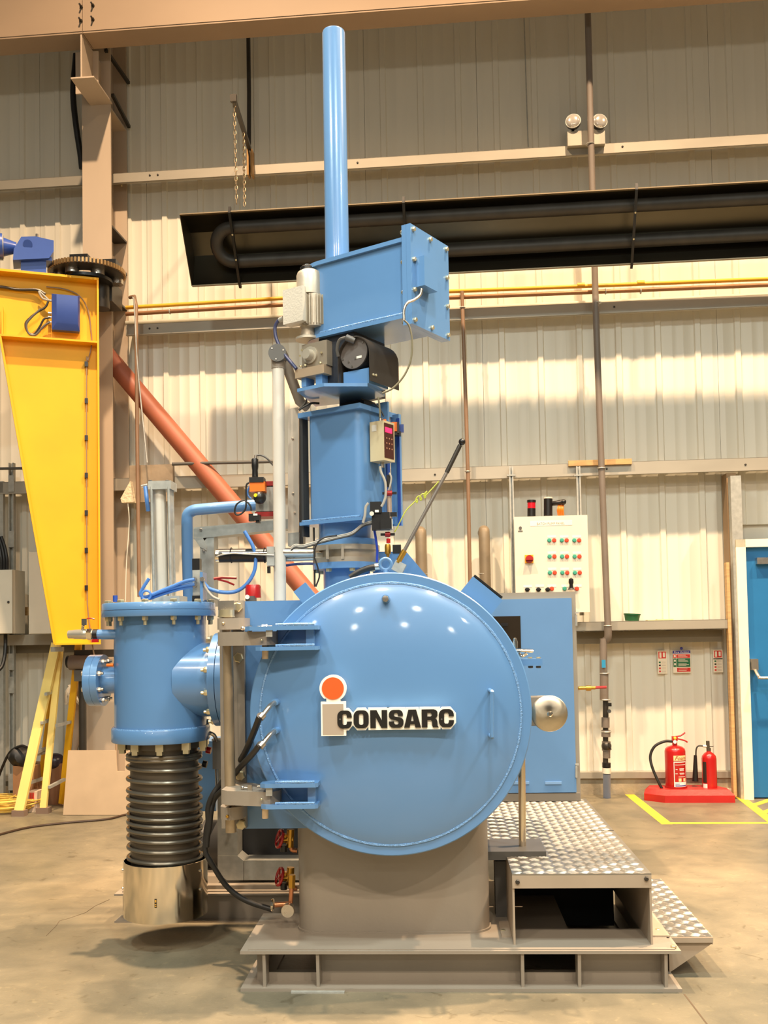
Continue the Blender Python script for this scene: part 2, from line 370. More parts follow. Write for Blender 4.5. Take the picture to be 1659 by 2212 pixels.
# wall services
def pipe(name, label, cat, pts, r, m, clips=(), group=None):
    t = thing(name, label, cat, V(pts[0]) if V(pts[0]).z < V(pts[-1]).z else V(pts[-1]), WA, group)
    part(t, 'pipe_run', MB().tube(pts, r, 12, 0), m)
    for c in clips:
        b = MB().ring(c[0], c[1], r+.004, .005, 16, 6); part(t, 'pipe_clip', b, GALV)
    return t
d = 8.13
gp = pipe('gas_pipe', 'thin yellow gas pipe running level along the wall', 'pipe', [W(272, 665, d), W(640, 643, d), W(1659, 603, d), W(2000, 592, d)], .016, YELP)
for px, py in ((1255, 617), (1384, 612)): part(gp, 'socket', MB().cyl(W(px-8, py, d), W(px+8, py-.4, d), .021, 12), YELP)
bp_ = pipe('copper_pipe', 'brownish copper pipe running along the wall just below the yellow gas pipe', 'pipe', [W(272, 679, d), W(640, 657, d), W(1659, 616, d), W(2000, 603, d)], .017, COPPERD, [(W(367, 673, d), (1, 0, 0)), (W(1308, 630, d), (1, 0, 0)), (W(1384, 629, d), (1, 0, 0))])
m = MB().tube([W(272, 699, 8.36), W(1659, 638, 8.36), W(2000, 624, 8.36)], .021, 12, 0)
solo('grey_service_pipe', 'pale grey pipe low behind the copper pipe above the second wall rail', 'pipe', m, mat('pale_grey_pipe', (184, 182, 166), .5), WA)
vp = pipe('vertical_grey_pipe', 'dark grey vertical pipe from the roof past the heater down to the valves', 'pipe', [W(1268, -40, 8.0), W(1277, 320, 8.0), W(1288, 700, 8.03), W(1299, 1000, 8.07), W(1306, 1180, 8.1), W(1313, 1352, 8.1)], .026, PIPEG, [(W(1275, 312, 8.0), (0, 0, 1)), (W(1291, 655, 8.03), (0, 0, 1)), (W(1299, 1012, 8.07), (0, 0, 1)), (W(1313, 1352, 8.1), (0, 0, 1))])
part(vp, 'elbow', MB().tube([W(1313, 1352, 8.1), W(1313, 1378, 8.12), W(1304, 1386, 8.16)], .03, 12, 4), PIPEG)
vs = thing('valve_stack', 'grey insulated pipe with stacked valves and a blue-grey foot, below the vertical pipe', 'pipe', Zp(1311, 1724, 0, WA), WA)
q = 8.12
def vcyl(par, nm, px, y0, y1, r, m, n=14, yy=q): part(par, nm, MB().cyl(W(px, y1, yy), W(px, y0, yy), r, n), m)
vcyl(vs, 'upper_pipe', 1303, 1380, 1455, .028, PIPEG)
vcyl(vs, 'insulation_sleeve', 1305, 1455, 1512, .034, PIPEG)
vcyl(vs, 'lower_pipe', 1308, 1512, 1650, .022, DARK)
for y0, y1, r in ((1550, 1572, .032), (1578, 1592, .036), (1602, 1622, .034), (1622, 1638, .03)): vcyl(vs, 'valve_body', 1308+(y0-1550)*.03, y0, y1, r, PIPEG)
part(vs, 'ball_valve', MB().sphere(W(1310, 1612, q-.01), .04, 14), DARK)
part(vs, 'valve_lever', MB().tube([W(1314, 1606, q-.04), W(1320, 1620, q-.05)], .006, 6, 0), DARK)
for y0 in (1455, 1512, 1581): part(vs, 'clamp_ring', MB().ring(W(1306+(y0-1455)*.03, y0, q), (0, 0, 1), .036, .006, 16, 6), GALV)
vcyl(vs, 'black_coupling', 1310, 1648, 1658, .034, BLACK); vcyl(vs, 'white_socket', 1310.5, 1659, 1671, .034, CREAM)
part(vs, 'downpipe', MB().cyl(Zp(1311, 1724, 0, WA)+V((0, -.0, 0)), W(1310.5, 1671, q), .03, 14), mat('blue_grey_pipe', (140, 150, 172), .45))
part(vs, 'side_tap_handle', MB().box(W(1313, 1526, q-.05), W(1321, 1519, q-.07)), BLACK)
part(vs, 'gauge', MB().cyl(W(1316, 1537, q-.03), W(1316, 1537, q-.05), .016, 12), GREYD)
part(vs, 'blue_tag', MB().box(W(1300, 1443, q-.04), W(1308, 1426, q-.046)), mat('blue_tag', (44, 140, 184), .4))
bv = thing('brass_side_valve', 'small brass valve with a red lever sticking out beside the blue cabinet', 'valve', W(1262, 1490, 8.0), WA)
part(bv, 'valve_body', MB().cyl(W(1250, 1487, 8.0), W(1286, 1486, 8.0), .014, 10).cyl(W(1266, 1487, 8.0), W(1276, 1487, 8.0), .022, 10), BRASS)
part(bv, 'wall_spur', MB().tube([W(1250, 1487, 8.0), W(1248, 1487, 8.1), W(1249, 1487, 8.44)], .012, 8, 3), BRASS); part(bv, 'lever', MB().tube([W(1284, 1486, 8.0), W(1310, 1485, 8.0)], .011, 8, 0), RED)
pipe('brown_conduit', 'thin brown vertical conduit on the wall right of the charging tower', 'pipe', [W(998, 630, 8.1), W(1007, 900, 8.1), W(1011, 1030, 8.12), W(1016, 1300, 8.14)], .016, BROWNP, [(W(999, 665, 8.1), (0, 0, 1)), (W(1010, 1019, 8.12), (0, 0, 1))])
pipe('left_conduit', 'thin brown vertical conduit between the beige column and the silver air cylinder', 'pipe', [W(281, 643, 8.16), W(290, 641, 8.1), W(294, 660, 8.05), W(297, 1000, 8.05), W(301, 1290, 8.05)], .016, BROWNP)
solo('steel_strap', 'thin grey steel cable dangling beside the left brown conduit', 'cable', MB().tube([W(286, 642, 8.0), W(290, 660, 8.0), W(298, 800, 8.0), W(318, 1000, 8.0)], .006, 6), GALV, WA)
pipe('roof_drop_pipe', 'dark vertical pipe behind the small chain bracket at top left', 'pipe', [W(536, 60, 8.3), W(538, 200, 8.3), W(538, 312, 8.3)], .018, DARK)
solo('wall_rod', 'thin bright vertical rod on the wall between the tall blue tube and the grey pipe', 'rod', MB().tube([W(1132, 35, 8.34), W(1137, 200, 8.34), W(1141, 318, 8.34)], .005, 6, 0), GALV, WA)
for px0, px1, y0, lab in ((908, 912, 1140, 'grey wall duct with a rounded top nearest the lever'), (1045, 1050, 1138, 'grey wall duct with a rounded top beside the cream switch panel')):
    t = thing('wall_duct', lab, 'duct', W(px1, 1330, 8.2), WA)
    part(t, 'duct_tube', MB().tube([W(px0-1, y0+14, 8.32), W(px0, y0+13, 8.24), W(px0+1, y0+26, 8.19), W(px1, 1330, 8.18)], .046, 18, 6), mat('dusty_duct', (134, 120, 98), .5, metal=.2, var=.15))
    part(t, 'duct_band', MB().ring(W(px0+2, 1240, 8.19), (0, 0, 1), .049, .004, 20, 6), GALV)
# concrete lump / boxed beam by the air cylinder
lc = solo('mounting_plate', 'stained grey plate fixed to the wall behind the silver air cylinder', 'plate', MB().box(W(280, 1086, 8.14), (W(373, 1003, 8.14).x, 8.19, W(373, 1003, 8.14).z)), mat('stained_plate', (150, 134, 112), .7, var=.25, scale=9), WA)
A, B, C_ = W(283, 1040, 8.10), W(262, 1078, 8.10), W(291, 1086, 8.10)
solo('foam_wedge', 'broken cream foam wedge hanging at the left edge of the stained plate', 'foam', MB().prism([(A.x, A.z), (B.x, B.z), (B.x+.01, C_.z), (C_.x, C_.z)], 'y', 8.08, 8.135), mat('cream_foam', (226, 210, 176), .9, bump=.8), WA)
solo('white_wire', 'thin white wire hanging from the foam wedge', 'cable', MB().tube([W(276, 1086, 8.1), W(279, 1130, 8.1), W(273, 1220, 8.1), W(271, 1300, 8.1)], .004, 6), WHITE, WA)
pipe('thin_steel_bar', 'thin dark horizontal bar on the wall behind the orange valve head', 'bar', [W(372, 1003, 8.05), W(402, 1002, 8.05), W(600, 997, 8.05)], .014, GREYD)
# timber batten above third rail, posts
solo('timber_batten', 'short raw timber batten wedged behind the vertical grey pipe on the rail', 'timber', MB().box(W(1228, 1007, 8.17), (W(1365, 991, 8.17).x, 8.198, W(1365, 991, 8.17).z)), WOOD, WA, bevel=.003)
for px, lab in ((1105, 'thin steel post rising from the left side of the cream switch panel'), (1250, 'thin steel post rising from the right side of the cream switch panel')):
    t = thing('panel_post', lab, 'post', W(px, 1300, 8.16), WA)
    x = W(px, 1060, 8.15).x; part(t, 'strut', MB().box((x-.017, 8.14, W(px, 1330, 8.15).z), (x-.007, 8.17, W(px, 1008, 8.15).z)).box((x+.007, 8.14, W(px, 1330, 8.15).z), (x+.017, 8.17, W(px, 1008, 8.15).z)).box((x-.017, 8.165, W(px, 1330, 8.15).z), (x+.017, 8.172, W(px, 1008, 8.15).z)), GALV)
    part(t, 'clamp', MB().box((x-.034, 8.135, W(px, 1029, 8.15).z), (x+.034, 8.18, W(px, 1026, 8.15).z)), GALV)
x0, x1 = W(1580, 1100, 8.12).x, W(1603, 1100, 8.12).x
dp = thing('door_post', 'galvanised square post standing left of the blue door', 'post', ((x0+x1)/2, 8.16, 0), WA)
part(dp, 'post_shaft', MB().box((x0, 8.12, 0), (x1, 8.2, W(1590, 1028, 8.12).z)), GALV)
x0b = W(1566, 1100, 8.3).x
solo('side_channel', 'brown-grey channel upright in the shadow beside the galvanised door post', 'post', MB().box((x0b, 8.22, 0), (x0b+.075, 8.38, 2.6)), mat('brown_channel', (142, 116, 84), .6), WA)
xt = W(1578, 1400, 8.14).x
solo('timber_upright', 'narrow raw timber upright tight against the left side of the door frame', 'timber', MB().box((xt-.012, 8.14, .02), (xt+.012, 8.21, W(1578, 1215, 8.14).z)), WOOD, WA)
# door
D0 = 8.10
dr = thing('door_1', None, None, (W(1650, 1700, D0).x, D0, 0), WA, kind='structure')
xa, xb = W(1597, 1400, D0).x, W(1618, 1400, D0).x; zt = W(1620, 1165, D0).z; zi = W(1620, 1182, D0).z
FR = mat('door_frame_white', (244, 238, 214), .45)
part(dr, 'door_frame', MB().box((xa, D0, 0), (xb, D0+.12, zt)).box((xa, D0, zi), (xa+1.13, D0+.12, zt)).box((xa+1.06, D0, 0), (xa+1.13, D0+.12, zt)), FR, bevel=.004)
lf = part(dr, 'door_leaf', MB().box((xb, D0+.05, .01), (xa+1.06, D0+.095, zi)), DOORB)
part(lf, 'closer', MB().box(W(1636, 1219, D0+.0), (W(1800, 1219, D0).x, D0+.05, W(1636, 1205, D0).z)), SS, bevel=.004)
pb = MB().box(W(1624, 1448, D0-.02), (W(1638, 1424, D0-.02).x, D0+.05, W(1638, 1424, D0-.02).z))
pb.tube([W(1632, 1448, D0-.03), W(1640, 1462, D0-.08), W(1652, 1465, D0-.09), W(1760, 1463, D0-.09)], .012, 8, 4)
part(lf, 'push_bar', pb, SS, 'silver push bar')
# ---- switch panel on the wall
XL, XR = W(1112, 1200, 8.0).x, W(1271, 1200, 8.0).x; ZT, ZB = W(1190, 1115, 8.0).z, W(1200, 1324, 8.0).z
pn = thing('switch_panel', 'cream wall cabinet with rows of green and red push buttons and a rotary switch', 'control panel', ((XL+XR)/2, 8.07, ZB), WA)
part(pn, 'enclosure', MB().box((XL+.004, 8.02, ZB+.004), (XR-.004, 8.16, ZT-.004)), PORC, bevel=.006)
part(pn, 'panel_door', MB().box((XL, 8.0, ZB), (XR, 8.019, ZT)), PORC, bevel=.005)
lb = part(pn, 'name_plate', MB().box(W(1145, 1137, 7.998), (W(1236, 1125, 7.998).x, 8.0, W(1190, 1125, 7.998).z)), WHITE)
part(lb, 'lettering', MB().text('BATCH PUMP PANEL', W(1160, 1130, 7.99).x, W(1220, 1130, 7.99).x, W(1190, 1133.5, 7.99).z, W(1190, 1128.5, 7.99).z, 7.9965, .001), mat('grey_print', (170, 164, 146), .6))
sw = part(pn, 'isolator_plate', MB().box(W(1134, 1217, 7.992), (W(1152, 1199, 7.99).x, 8.0, W(1142, 1199, 7.992).z)), mat('isolator_yellow', (240, 176, 40), .4))
c = W(1143.5, 1208, 7.98); part(sw, 'rotary_switch', MB().cyl(c+V((0, .012, 0)), c-V((0, .012, 0)), .031, 20).box(c-V((.03, .03, .009)), c+V((.03, -.01, .009))), REDD)
gb, rbn, lp = [], [], []
for r in range(3):
    for k in range(3):
        x = 1186.5+k*27+r*.6; y = 1167.5+r*35
        gb.append(tuple(W(x, y, 8.0))); rbn.append(tuple(W(x+10.5, y, 8.0))); lp.append(W(x+5, y-8, 7.999))
gb.append(tuple(W(1219.5, 1272, 8.0))); rbn += [tuple(W(1192, 1272, 8.0)), tuple(W(1246, 1272, 8.0))]
btn = lambda: MB().lathe([(0, 0), (.017, 0), (.017, .006), (.013, .008), (.013, .014), (0, .015)], (0, 0, 0), (0, 0, 1), 16)
many(pn, 'push_button', gb, (0, -1, 0), btn(), GREENT, 'teal push button'); many(pn, 'push_button', rbn, (0, -1, 0), btn(), mat('red_button', (232, 70, 40), .4), 'red push button')
lp += [W(1140, 1267, 7.999), W(1166, 1266, 7.999), W(1192, 1266, 7.999), W(1222, 1266, 7.999), W(1247, 1266, 7.999)]
many(pn, 'button_label', [tuple(c) for c in lp], (0, 0, 1), MB().box((-.034, -.001, -.009), (.034, .002, .009)), mat('label_ivory', (250, 246, 224), .5))
many(pn, 'selector_switch', [tuple(W(1139, 1274, 8.0)), tuple(W(1163, 1274, 8.0)), tuple(W(1183, 1274, 8.0))], (0, -1, 0), MB().lathe([(0, 0), (.018, 0), (.016, .01), (0, .012)], (0, 0, 0), (0, 0, 1), 16).box((-.02, -.006, .01), (.02, .006, .022)), BLACK)
kc = W(1124, 1141, 8.0); part(pn, 'door_lock', MB().cyl(kc, kc-V((0, .008, 0)), .012, 12).box(kc+V((-.018, -.004, -.028)), kc+V((.018, 0, -.022))), GREYD)
j = thing('joystick', 'black joystick standing over the top edge of the blue cabinet', 'joystick', W(1234, 1278, 7.95), WA)
part(j, 'stick', MB().lathe([(0, 0), (.016, .002), (.014, .03), (.02, .05), (.018, .075), (0, .088)], W(1234, 1272, 7.96), (0, 0, 1), 14), BLACK)
part(j, 'boot', MB().lathe([(0, 0), (.028, 0), (.02, .012), (0, .014)], W(1234, 1274, 7.96), (0, 0, 1), 14), RUB)
bc = thing('beacon', 'small black and red warning beacon on top of the cream switch panel', 'beacon', W(1148, 1116, 8.08), WA)
for y0, y1, r, m, nm in ((1116, 1099, .033, BLACK, 'beacon_base'), (1099, 1086, .033, mat('red_lens', (190, 24, 40), .2, coat=.6), 'lens'), (1086, 1081, .036, BLACK, 'beacon_cap')):
    part(bc, nm, MB().cyl(W(1148, y0, 8.08), W(1148, y1, 8.08), r, 20), m)
hn = thing('sounder', 'dark round sounder can on top of the cream switch panel', 'sounder', W(1184, 1116, 8.08), WA)
part(hn, 'can', MB().cyl(W(1184, 1115, 8.08), W(1184, 1078, 8.08), .035, 20), BLACK); part(hn, 'lid', MB().cyl(W(1184, 1078, 8.08), W(1184, 1075, 8.08), .036, 20), CREAM)
pl = thing('plug_adaptor', 'black plug adaptor with orange leads lying on top of the switch panel', 'plug', W(1210, 1116, 8.06), WA)
part(pl, 'plug_body', MB().tube([W(1193, 1088, 8.08), W(1204, 1087, 8.06), W(1218, 1084, 8.05)], .02, 10, 3).sphere(W(1217, 1085, 8.05), .024, 12), BLACK)
for i in range(4): part(pl, 'orange_lead', MB().tube([W(1207+i*3, 1092, 8.06), W(1205+i*3.6, 1102, 8.04), W(1207+i*3.4, 1116, 8.06)], .008, 8), ORANGE)
# ---- shelf rail things
z = 1.42
pc = W(1366, 1344, 8.22); pt = thing('plant_pot', 'small green plastic pot on the steel shelf rail', 'pot', (pc.x, 8.24, z), WA)
part(pt, 'bowl', MB().lathe([(0, 0), (.054, 0), (.064, .05), (.068, .05), (.068, .06), (.060, .06), (.050, .006), (0, .006)], (pc.x, 8.24, z), (.06, 0, 1), 22), GREENP)
xx = W(1430, 1345, 8.24).x; solo('paper_scrap', 'flat cream scrap lying on the shelf rail right of the green pot', 'scrap', MB().box((xx-.12, 8.2, z), (xx+.08, 8.3, z+.006)).box((xx-.04, 8.22, z+.006), (xx+.09, 8.3, z+.011)), mat('old_paper', (214, 196, 150), .8), WA)
# ---- signs
SGW = mat('sign_white', (240, 226, 200), .5, var=.01); SRED = mat('sign_red', (214, 44, 32), .5); SGRN = mat('sign_green', (24, 104, 60), .5); SBLU = mat('sign_blue', (58, 58, 150), .5); SBLK = mat('sign_black', (44, 38, 32), .5)
def sign(px0, py0, px1, py1, label, band):
    y = WY-.008; a, b = W(px0, py1, y), W(px1, py0, y); t = thing('fire_sign', label, 'sign', ((a.x+b.x)/2, y, a.z), WA)
    part(t, 'sign_board', MB().box((a.x, y, a.z), (b.x, y+.003, b.z)), SGW); ww = b.x-a.x; hh = b.z-a.z
    def r(u0, v0, u1, v1, m, nm='printed_block', d=.0006): part(t, nm, MB().box((a.x+ww*u0, y-d, a.z+hh*v0), (a.x+ww*u1, y, a.z+hh*v1)), m)
    r(.1, .66, .9, .96, SRED); r(.2, .69, .42, .93, SGW, 'pictogram', .0012); r(.58, .72, .8, .92, SGW, 'pictogram', .0012)
    if band: r(.02, .58, .98, .62, SBLK)
    for i in range(4):
        r(.12, .46-i*.13, .32, .53-i*.13, (SGRN, SBLK, SRED, SRED)[i], 'pictogram')
        for k_ in range(2): r(.42, .505-i*.13-k_*.045, .86, .52-i*.13-k_*.045, mat('sign_fine_print', (196, 176, 150), .5), 'text_line')
sign(1421.5, 1406, 1440, 1456, 'slim red and white extinguisher sign left of the larger fire notice', False)
sign(1541.5, 1404, 1560.5, 1453, 'slim extinguisher sign with a black band, right of the fire notice', True)
y = WY-.008; a, b = W(1454.5, 1454, y), W(1491, 1405, y); t = thing('fire_action_notice', 'fire action notice with blue header, red and green panels between two slim signs', 'sign', ((a.x+b.x)/2, y, a.z), WA)
ww = b.x-a.x; hh = b.z-a.z
part(t, 'sign_board', MB().box((a.x, y, a.z), (b.x, y+.003, b.z)), SGW)
for u0, v0, u1, v1, m in ((.0, .86, 1, .99, SBLU), (.22, .66, .98, .82, SRED), (.22, .26, .98, .64, SGRN), (.22, .04, .98, .22, SRED), (.02, .66, .2, .82, SRED), (.02, .26, .2, .64, SGRN)):
    part(t, 'printed_block', MB().box((a.x+ww*u0, y-.0006, a.z+hh*v0), (a.x+ww*u1, y, a.z+hh*v1)), m)
part(t, 'lettering', MB().text('Fire Action', a.x+ww*.08, a.x+ww*.92, a.z+hh*.885, a.z+hh*.965, y-.0012, .0006, .01), SGW)
for v in (.77, .70, .59, .54, .49, .40, .35, .30, .16, .09): part(t, 'text_line', MB().box((a.x+ww*.3, y-.001, a.z+hh*v), (a.x+ww*(.8+.1*math.sin(v*40)), y, a.z+hh*(v+.018))), SGW)
for v in (.7, .5, .34): part(t, 'pictogram', MB().box((a.x+ww*.06, y-.001, a.z+hh*v), (a.x+ww*.16, y, a.z+hh*(v+.09))), SGW)
part(t, 'blue_dot', MB().cyl((a.x+ww*.5, y, b.z+.016), (a.x+ww*.5, y-.002, b.z+.016), .012, 12), SBLU)
# ---- extinguisher stand
A0 = Zp(1432, 1735, 0, WA); yF = A0.y; xl, xr = W(1397, 1725, yF).x, W(1588, 1725, yF).x
es = thing('extinguisher_stand', 'low red moulded plastic stand holding two fire extinguishers', 'stand', ((xl+xr)/2, yF+.15, 0), WA)
yB = yF+.32; hxy = [(xl, yF+.12), (xl+.14, yF), (xr, yF), (xr, yF+.10), (xr-.08, yB), (xl+.04, yB)]
m = MB(); bot = [m.bm.verts.new((x, y, 0)) for x, y in hxy]; mid = [m.bm.verts.new((x, y, .055)) for x, y in hxy]
cxm, cym = (xl+xr)/2, (yF+yB)/2; top = [m.bm.verts.new((cxm+(x-cxm)*.9, cym+(y-cym)*.72, .095)) for x, y in hxy]
for L_ in ((bot, mid), (mid, top)):
    for i in range(6): m._f([L_[0][i], L_[0][(i+1) % 6], L_[1][(i+1) % 6], L_[1][i]])
m._f(top); m._f(bot[::-1])
part(es, 'tray', m, REDP, bevel=.006)
yE = cym
ex = W(1458.5, 1640, yE).x; zt = .096
t = thing('foam_extinguisher', 'large red foam fire extinguisher with a black hose and printed label', 'fire extinguisher', (ex, yE, zt), WA)
s = W(1458, 1610, yE).z-zt; R_ = .081
part(t, 'cylinder', MB().lathe([(0, 0), (R_*.96, 0), (R_, .012), (R_, s*.86), (R_*.93, s*.92), (R_*.7, s*.965), (R_*.3, s), (0, s)], (ex, yE, zt), (0, 0, 1), 36), RED)
part(t, 'foot_ring', MB().lathe([(R_*.9, 0), (R_*1.06, 0), (R_*1.06, .014), (R_*.9, .014)], (ex, yE, zt), (0, 0, 1), 36, True), REDD)
hz = W(1458, 1603, yE).z
hd = part(t, 'valve_head', MB().cyl((ex, yE, zt+s-.005), (ex, yE, hz+.02), .02, 14).box((ex-.022, yE-.016, hz+.01), (ex+.022, yE+.016, hz+.045)), RED)
part(hd, 'upper_lever', MB().tube([(ex, yE, hz+.04), W(1470, 1590, yE), W(1480, 1583, yE)], .006, 8, 2), RED)
part(hd, 'lower_lever', MB().tube([(ex, yE, hz+.03), W(1478, 1600, yE), W(1485, 1604, yE)], .006, 8, 3), RED)
part(hd, 'safety_pin_seal', MB().sphere(W(1458, 1595, yE-.02), .013, 10), mat('seal_yellow', (240, 200, 60), .4))
part(hd, 'pressure_gauge', MB().cyl(W(1458, 1603, yE-.02), W(1458, 1603, yE-.035), .014, 14), WHITE)
part(t, 'hose', MB().tube([W(1452, 1602, yE), W(1436, 1602, yE), W(1415, 1612, yE), W(1405, 1632, yE), W(1408, 1655, yE-.02), W(1420, 1685, yE-.04), W(1432, 1708, yE-.05)], .011, 10), RUB)
def wrap(par, nm, cx, cy, r, a0, a1, z0, z1, m, e=.0015):
    b = MB(); n = 10; A = []; B = []
    for i in range(n+1):
        a = rad(a0+(a1-a0)*i/n); A.append(b.bm.verts.new((cx+(r+e)*math.sin(a), cy-(r+e)*math.cos(a), z0))); B.append(b.bm.verts.new((cx+(r+e)*math.sin(a), cy-(r+e)*math.cos(a), z1)))
    for i in range(n): b._f([A[i], A[i+1], B[i+1], B[i]], True)
    return part(par, nm, b, m)
def ztx(py, px=1458): return W(px, py, yE-R_).z
LBLY = mat('label_cream', (240, 214, 160), .5); LBLW = mat('label_white', (244, 240, 232), .5); FOAMC = mat('foam_brown_print', (158, 74, 20), .5)
wrap(t, 'label_header', ex, yE, R_, -20, 58, ztx(1644), ztx(1633), LBLY)
fr = wrap(t, 'label_border', ex, yE, R_, -20, 58, ztx(1691), ztx(1646), LBLW); wrap(fr, 'label_field', ex, yE, R_, -16, 54, ztx(1690), ztx(1648), RED, .0022)
wrap(t, 'label_footer', ex, yE, R_, -20, 58, ztx(1701), ztx(1690), LBLW, .0018); wrap(t, 'label_footer_print', ex, yE, R_, -14, 54, ztx(1699.5), ztx(1697), SBLU, .0024)
wrap(t, 'label_footer_print', ex, yE, R_, -14, 10, ztx(1695), ztx(1693.5), SBLU, .0024)
def wraptext(par, nm, body, cx, cy, r, a0, a1, z0, z1, m, shear=0., e=.0032, bold=0.):
    b = MB().text(body, rad(a0), rad(a1), z0, z1, 0, .0, bold, shear)
    for v in b.bm.verts: a = v.co.x; v.co = V((cx+(r+e)*math.sin(a), cy-(r+e)*math.cos(a), v.co.z))
    part(par, nm, b, m)
wraptext(t, 'lettering', 'Foam', ex, yE, R_, -12, 54, ztx(1642.5), ztx(1634.5), FOAMC, .3)
for i, (py, a0, a1) in enumerate(((1653, -12, 50), (1661, 10, 40), (1663.5, 10, 36), (1665.5, 12, 38), (1671, 10, 40), (1673, 12, 42), (1679, 4, 46), (1663, -10, 0), (1672, -12, 0))):
    wrap(t, 'text_line', ex, yE, R_, a0, a1, ztx(py+.5), ztx(py-.6), LBLW, .003)
for a0 in (4, 32): wrap(t, 'pictogram', ex, yE, R_, a0, a0+16, ztx(1689), ztx(1682), LBLY, .003)
ex2 = W(1532, 1660, yE).x; R2 = .057; s2 = W(1532, 1622, yE).z-zt
t = thing('gas_extinguisher', 'slim red carbon dioxide extinguisher with a black horn', 'fire extinguisher', (ex2, yE, zt), WA)
part(t, 'cylinder', MB().lathe([(0, 0), (R2, 0), (R2, s2*.78), (R2*.93, s2*.86), (R2*.62, s2*.93), (R2*.3, s2*.97), (R2*.28, s2+.01), (0, s2+.01)], (ex2, yE, zt), (0, 0, 1), 32), RED)
hz = W(1531, 1616, yE).z
hd = part(t, 'valve_head', MB().cyl((ex2, yE, hz-.03), (ex2, yE, hz+.0), .017, 12).cyl((ex2-.005, yE, hz), (ex2-.005, yE, W(1531, 1601, yE).z), .014, 12), mat('dark_bronze', (90, 82, 70), .4, metal=.5))
part(hd, 'outlet', MB().cyl(W(1528, 1613, yE), W(1518, 1612, yE), .010, 10), WHITE); part(hd, 'lever', MB().tube([W(1530, 1613, yE), W(1541, 1613, yE)], .004, 6, 0), DARK)
hn = part(t, 'horn_arm', MB().tube([W(1519, 1612, yE), W(1509, 1612, yE), W(1504, 1619, yE), W(1503, 1638, yE)], .006, 8), DARK)
part(t, 'horn', MB().lathe([(0, 0), (.024, 0), (.012, .205), (0, .205)], W(1502, 1688, yE), (.03, 0, 1), 16), BLACK)
wrap(t, 'black_label', ex2, yE, R2, -68, -34, W(1520, 1690, yE).z, W(1520, 1645, yE).z, SBLK); wrap(t, 'label_footer', ex2, yE, R2, -68, -30, W(1520, 1704, yE).z, W(1520, 1692, yE).z, LBLW, .002)
xb_ = W(1580, 1712, 8.2).x; solo('pale_offcut', 'pale flat offcut tucked behind the right end of the red stand', 'scrap', MB().box((xb_-.05, yB+.01, 0), (xb_+.05, yB+.12, .05)), mat('pale_foam', (232, 206, 180), .8), WA, bevel=.01)
# ---- twin spot emergency light
t = thing('emergency_light', 'grey emergency light box with two round lamps on the top wall rail', 'light', W(1266, 312, 8.2), WA)
m = MB(); rb(m, 1226, 282, 1307, 313, 8.14, 8.2, WA); part(t, 'housing', m, GIRT, bevel=.004)
for px, tilt in ((1238, -.4), (1296, .5)):
    c = W(px, 262, 8.12); ax = V((tilt*.4, -1, .1))
    l = part(t, 'lamp_head', MB().lathe([(.058, 0), (.064, -.004), (.06, .03), (.045, .06), (.012, .085), (0, .085)], c, -ax, 24), BLACK)
    part(l, 'lens', MB().lathe([(.06, 0), (.05, -.014), (.03, -.02), (0, -.022)], c, -ax, 24), mat('lamp_lens', (220, 214, 204), .15, metal=.5)); part(l, 'rim', MB().ring(c, ax, .06, .005, 24, 6), GALV)
    part(t, 'neck', MB().cyl(c-V((0, -.03, .06)), V((c.x, 8.17, W(px, 282, 8.14).z)), .012, 8), BLACK)
# ---- radiant heater
hA = V((0, 7.35, 4.598)); hB = V((0, 7.66, 4.150)); xl = W(402, 535, 7.5).x; xr = 3.4
dd = (hB-hA).normalized(); nn = V((0, -dd.z, dd.y)); nn = nn if nn.z > 0 else -nn
hW = (hB-hA).length
heat = thing('tube_heater', 'long black overhead radiant tube heater hanging in front of the wall', 'heater', (xl, 7.5, 4.15), WA)
prof = [hA, hA+dd*.05+nn*.10, hA+dd*(hW*.5-.09)+nn*.22, hA+dd*(hW*.5+.09)+nn*.22, hB-dd*.05+nn*.10, hB]
pr = [(p.y, p.z) for p in prof]; inner = [(p.y-nn.y*.008, p.z-nn.z*.008) for p in prof]
m = MB(); m.prism(pr+inner[::-1], 'x', xl, xr); part(heat, 'reflector_hood', m, REFL)
for e0 in (xl-.006, xr): part(heat, 'end_cap', MB().prism(pr, 'x', e0, e0+.006), mat('heater_end_dark', (74, 66, 54), .4, metal=.6))
for p in (hA, hB): part(heat, 'hood_lip', MB().box((xl, p.y-.012, p.z-.004), (xr, p.y+.012, p.z+.004)), mat('lip_steel', (150, 132, 104), .4, metal=.5))
f1, f2 = .24, .72; r_ = .05
c1 = hA+dd*hW*f1+nn*.075; c2 = hA+dd*hW*f2+nn*.075; xc = xl+.36; cr = (c2-c1)*.5; cc = (c1+c2)*.5
path = [V((xr-.02, c1.y, c1.z)), V((xc, c1.y, c1.z))]+[V((xc-cr.length*math.sin(rad(a)), (cc-cr*math.cos(rad(a))).y, (cc-cr*math.cos(rad(a))).z)) for a in range(15, 180, 15)]+[V((xc, c2.y, c2.z)), V((xr-.02, c2.y, c2.z))]
part(heat, 'burner_tube', MB().tube(path, r_, 16, 0), SOOT)
for px in (507, 876, 1370, 1900):
    x = W(px, 500, 7.5).x; e = V((0, 0, 0))
    m = MB().tube([V((x, hA.y, hA.z))-dd*.03+nn*.02, V((x, hA.y, hA.z))-nn*.012, V((x, hB.y, hB.z))-nn*.012, V((x, hB.y, hB.z))+dd*.03], .014, 4, 0)
    part(heat, 'strap', m, BLACK)
    many(heat, 'bolt', [tuple(V((x, hA.y, hA.z))+dd*hW*k-nn*.02) for k in (.3, .65)], tuple(-nn), bolt(.008, .006), ZINC)
